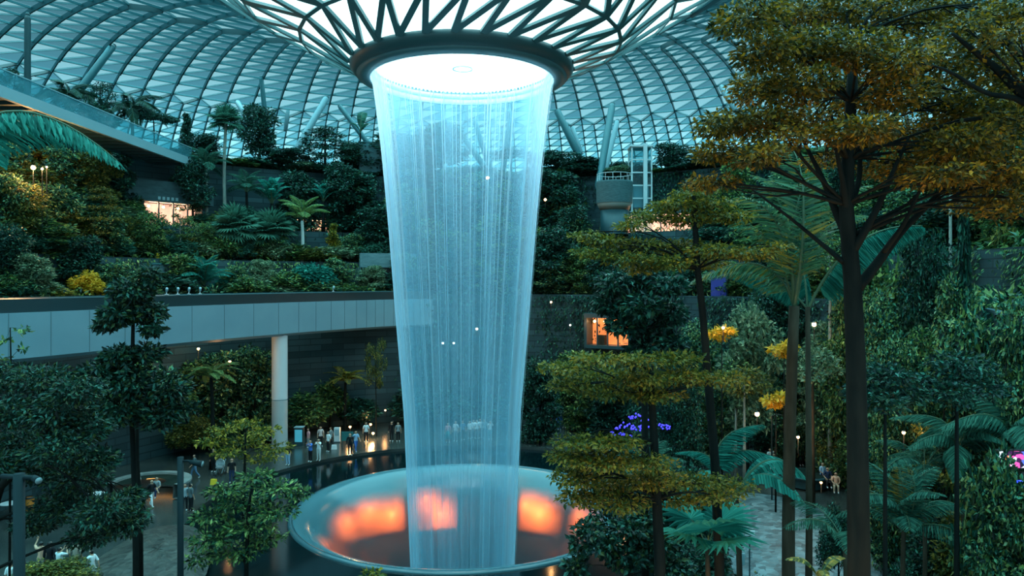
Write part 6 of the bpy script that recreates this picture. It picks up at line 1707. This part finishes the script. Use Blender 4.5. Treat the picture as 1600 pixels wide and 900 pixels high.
# what they brought along
b = on_floor(107, 916)
o = thing('suitcase', 'white upright suitcase with dark handle among the people, bottom left', 'suitcase', b)
MB().box((0, 0, .42), (.42, .26, .66)).build('shell', M['white_paint'], o)
hd = MB(); hd.tube([(-.1, 0, .75), (-.1, 0, 1.05), (.1, 0, 1.05), (.1, 0, .75)], .014, 6); hd.build('handle', M['black'], o)
for sx in (-.15, .15):
    for sy in (-.09, .09): MB().ball((sx, sy, .045), .045, 8, 6).build('wheel', M['black'], o)
b = on_floor(344, 742)
o = thing('stroller', 'pale baby stroller between the two people in black, left', 'stroller', b)
MB().lathe([(.30, .62), (.32, .8), (.26, 1.0), (.1, 1.1), (.01, 1.11)], 16, a0=0, a1=PI).build('hood', M['white_paint'], o, True)
MB().box((0, 0, .58), (.42, .6, .12)).build('seat', cloth(GREY), o)
f_ = MB(); f_.tube([(-.2, -.3, .1), (-.2, .1, .55), (-.2, .5, 1.0), (.2, .5, 1.0), (.2, .1, .55), (.2, -.3, .1)], .016, 6); f_.tube([(-.2, .35, .1), (-.2, .0, .55)], .016, 6); f_.tube([(.2, .35, .1), (.2, .0, .55)], .016, 6)
f_.build('frame', M['steel_pale'], o)
for sx in (-.22, .22):
    for sy in (-.3, .35): MB().tube([(sx - .02, sy, .1), (sx + .02, sy, .1)], .1, 14).build('wheel', M['black'], o)
b = on_floor(844, 682)
def bag(nm, label, b, c, sz=(.42, .22, .36)):
    o = thing(nm, label, 'bag', b)
    MB().add(np.array([[-.5, -.5, 0], [.5, -.5, 0], [.5, .5, 0], [-.5, .5, 0], [-.42, -.35, 1], [.42, -.35, 1], [.42, .35, 1], [-.42, .35, 1]]) * np.array(sz), np.array([[0, 3, 2, 1], [4, 5, 6, 7], [0, 1, 5, 4], [1, 2, 6, 5], [2, 3, 7, 6], [3, 0, 4, 7]])).build('pouch', cloth(c), o)
    h = MB(); a = np.linspace(0, PI, 9); h.tube(np.stack([np.cos(a) * sz[0] * .28, np.zeros(9), sz[2] + np.sin(a) * .18], -1), .012, 6); h.build('handle', M['black'], o)
bag('tote_bag', 'yellow bag on the plaza at the feet of the waving person', b, (.8, .55, .08), (.6, .3, .5))
bag('tote_bag', 'bright yellow bag on the plaza below the stroller', on_floor(334, 757), (.85, .55, .04))
bag('tote_bag', 'pale bag on the plaza beside the grey walker left of the totem', on_floor(522, 702), WHITE)
p = at(857, 655, 63)
o = thing('balloon', 'pink balloon floating beside the waving person right of the water', 'balloon', p)
MB().ball((0, 0, 0), (.26, .26, .32), 16, 10).ball((0, 0, -.33), (.03, .03, .03), 6, 4).build('skin', plain('balloon_pink', (.75, .08, .18), .3), o, True)
MB().tube([(0, 0, -.34), (-.05, 0, -.7), (-.2, 0, -1.0)], .006, 4).build('string', M['white_paint'], o)
# white parasol-like round table where the bench planter lights are, far left
for px, py, lab in ((15, 806, 'round cafe table with pale top at the left edge behind the thick lamp post'), (150, 790, 'round cafe table with pale top under the large fine-leaved tree')):
    o = thing('cafe_table', lab, 'table', on_floor(px, py))
    MB().lathe([(.01, .74), (.5, .74), (.5, .71), (.01, .70)], 24).build('table_top', M['white_paint'], o); MB().tube([(0, 0, .03), (0, 0, .71)], .04, 10).build('stem', M['steel_dark'], o); MB().lathe([(.01, .05), (.3, .03), (.3, 0)], 20).build('foot', M['steel_dark'], o)
o = thing('waste_bin', 'small orange bin at the left edge behind the thick lamp post', 'bin', on_floor(17, 800) + np.array([.9, .3, 0]))
MB().lathe([(.01, 0), (.22, 0), (.25, .75), (.22, .75), (.2, .7), (.01, .7)], 20).build('drum', plain('orange_paint', (.75, .25, .04), .5), o); MB().lathe([(.2, .82), (.27, .76), (.27, .72)], 20).build('hood', M['black'], o)

# prototypes have been copied; take the originals away
for prs in PROTO.values():
    for pr in prs:
        for ch in list(pr.children): bpy.data.objects.remove(ch)
        bpy.data.objects.remove(pr)
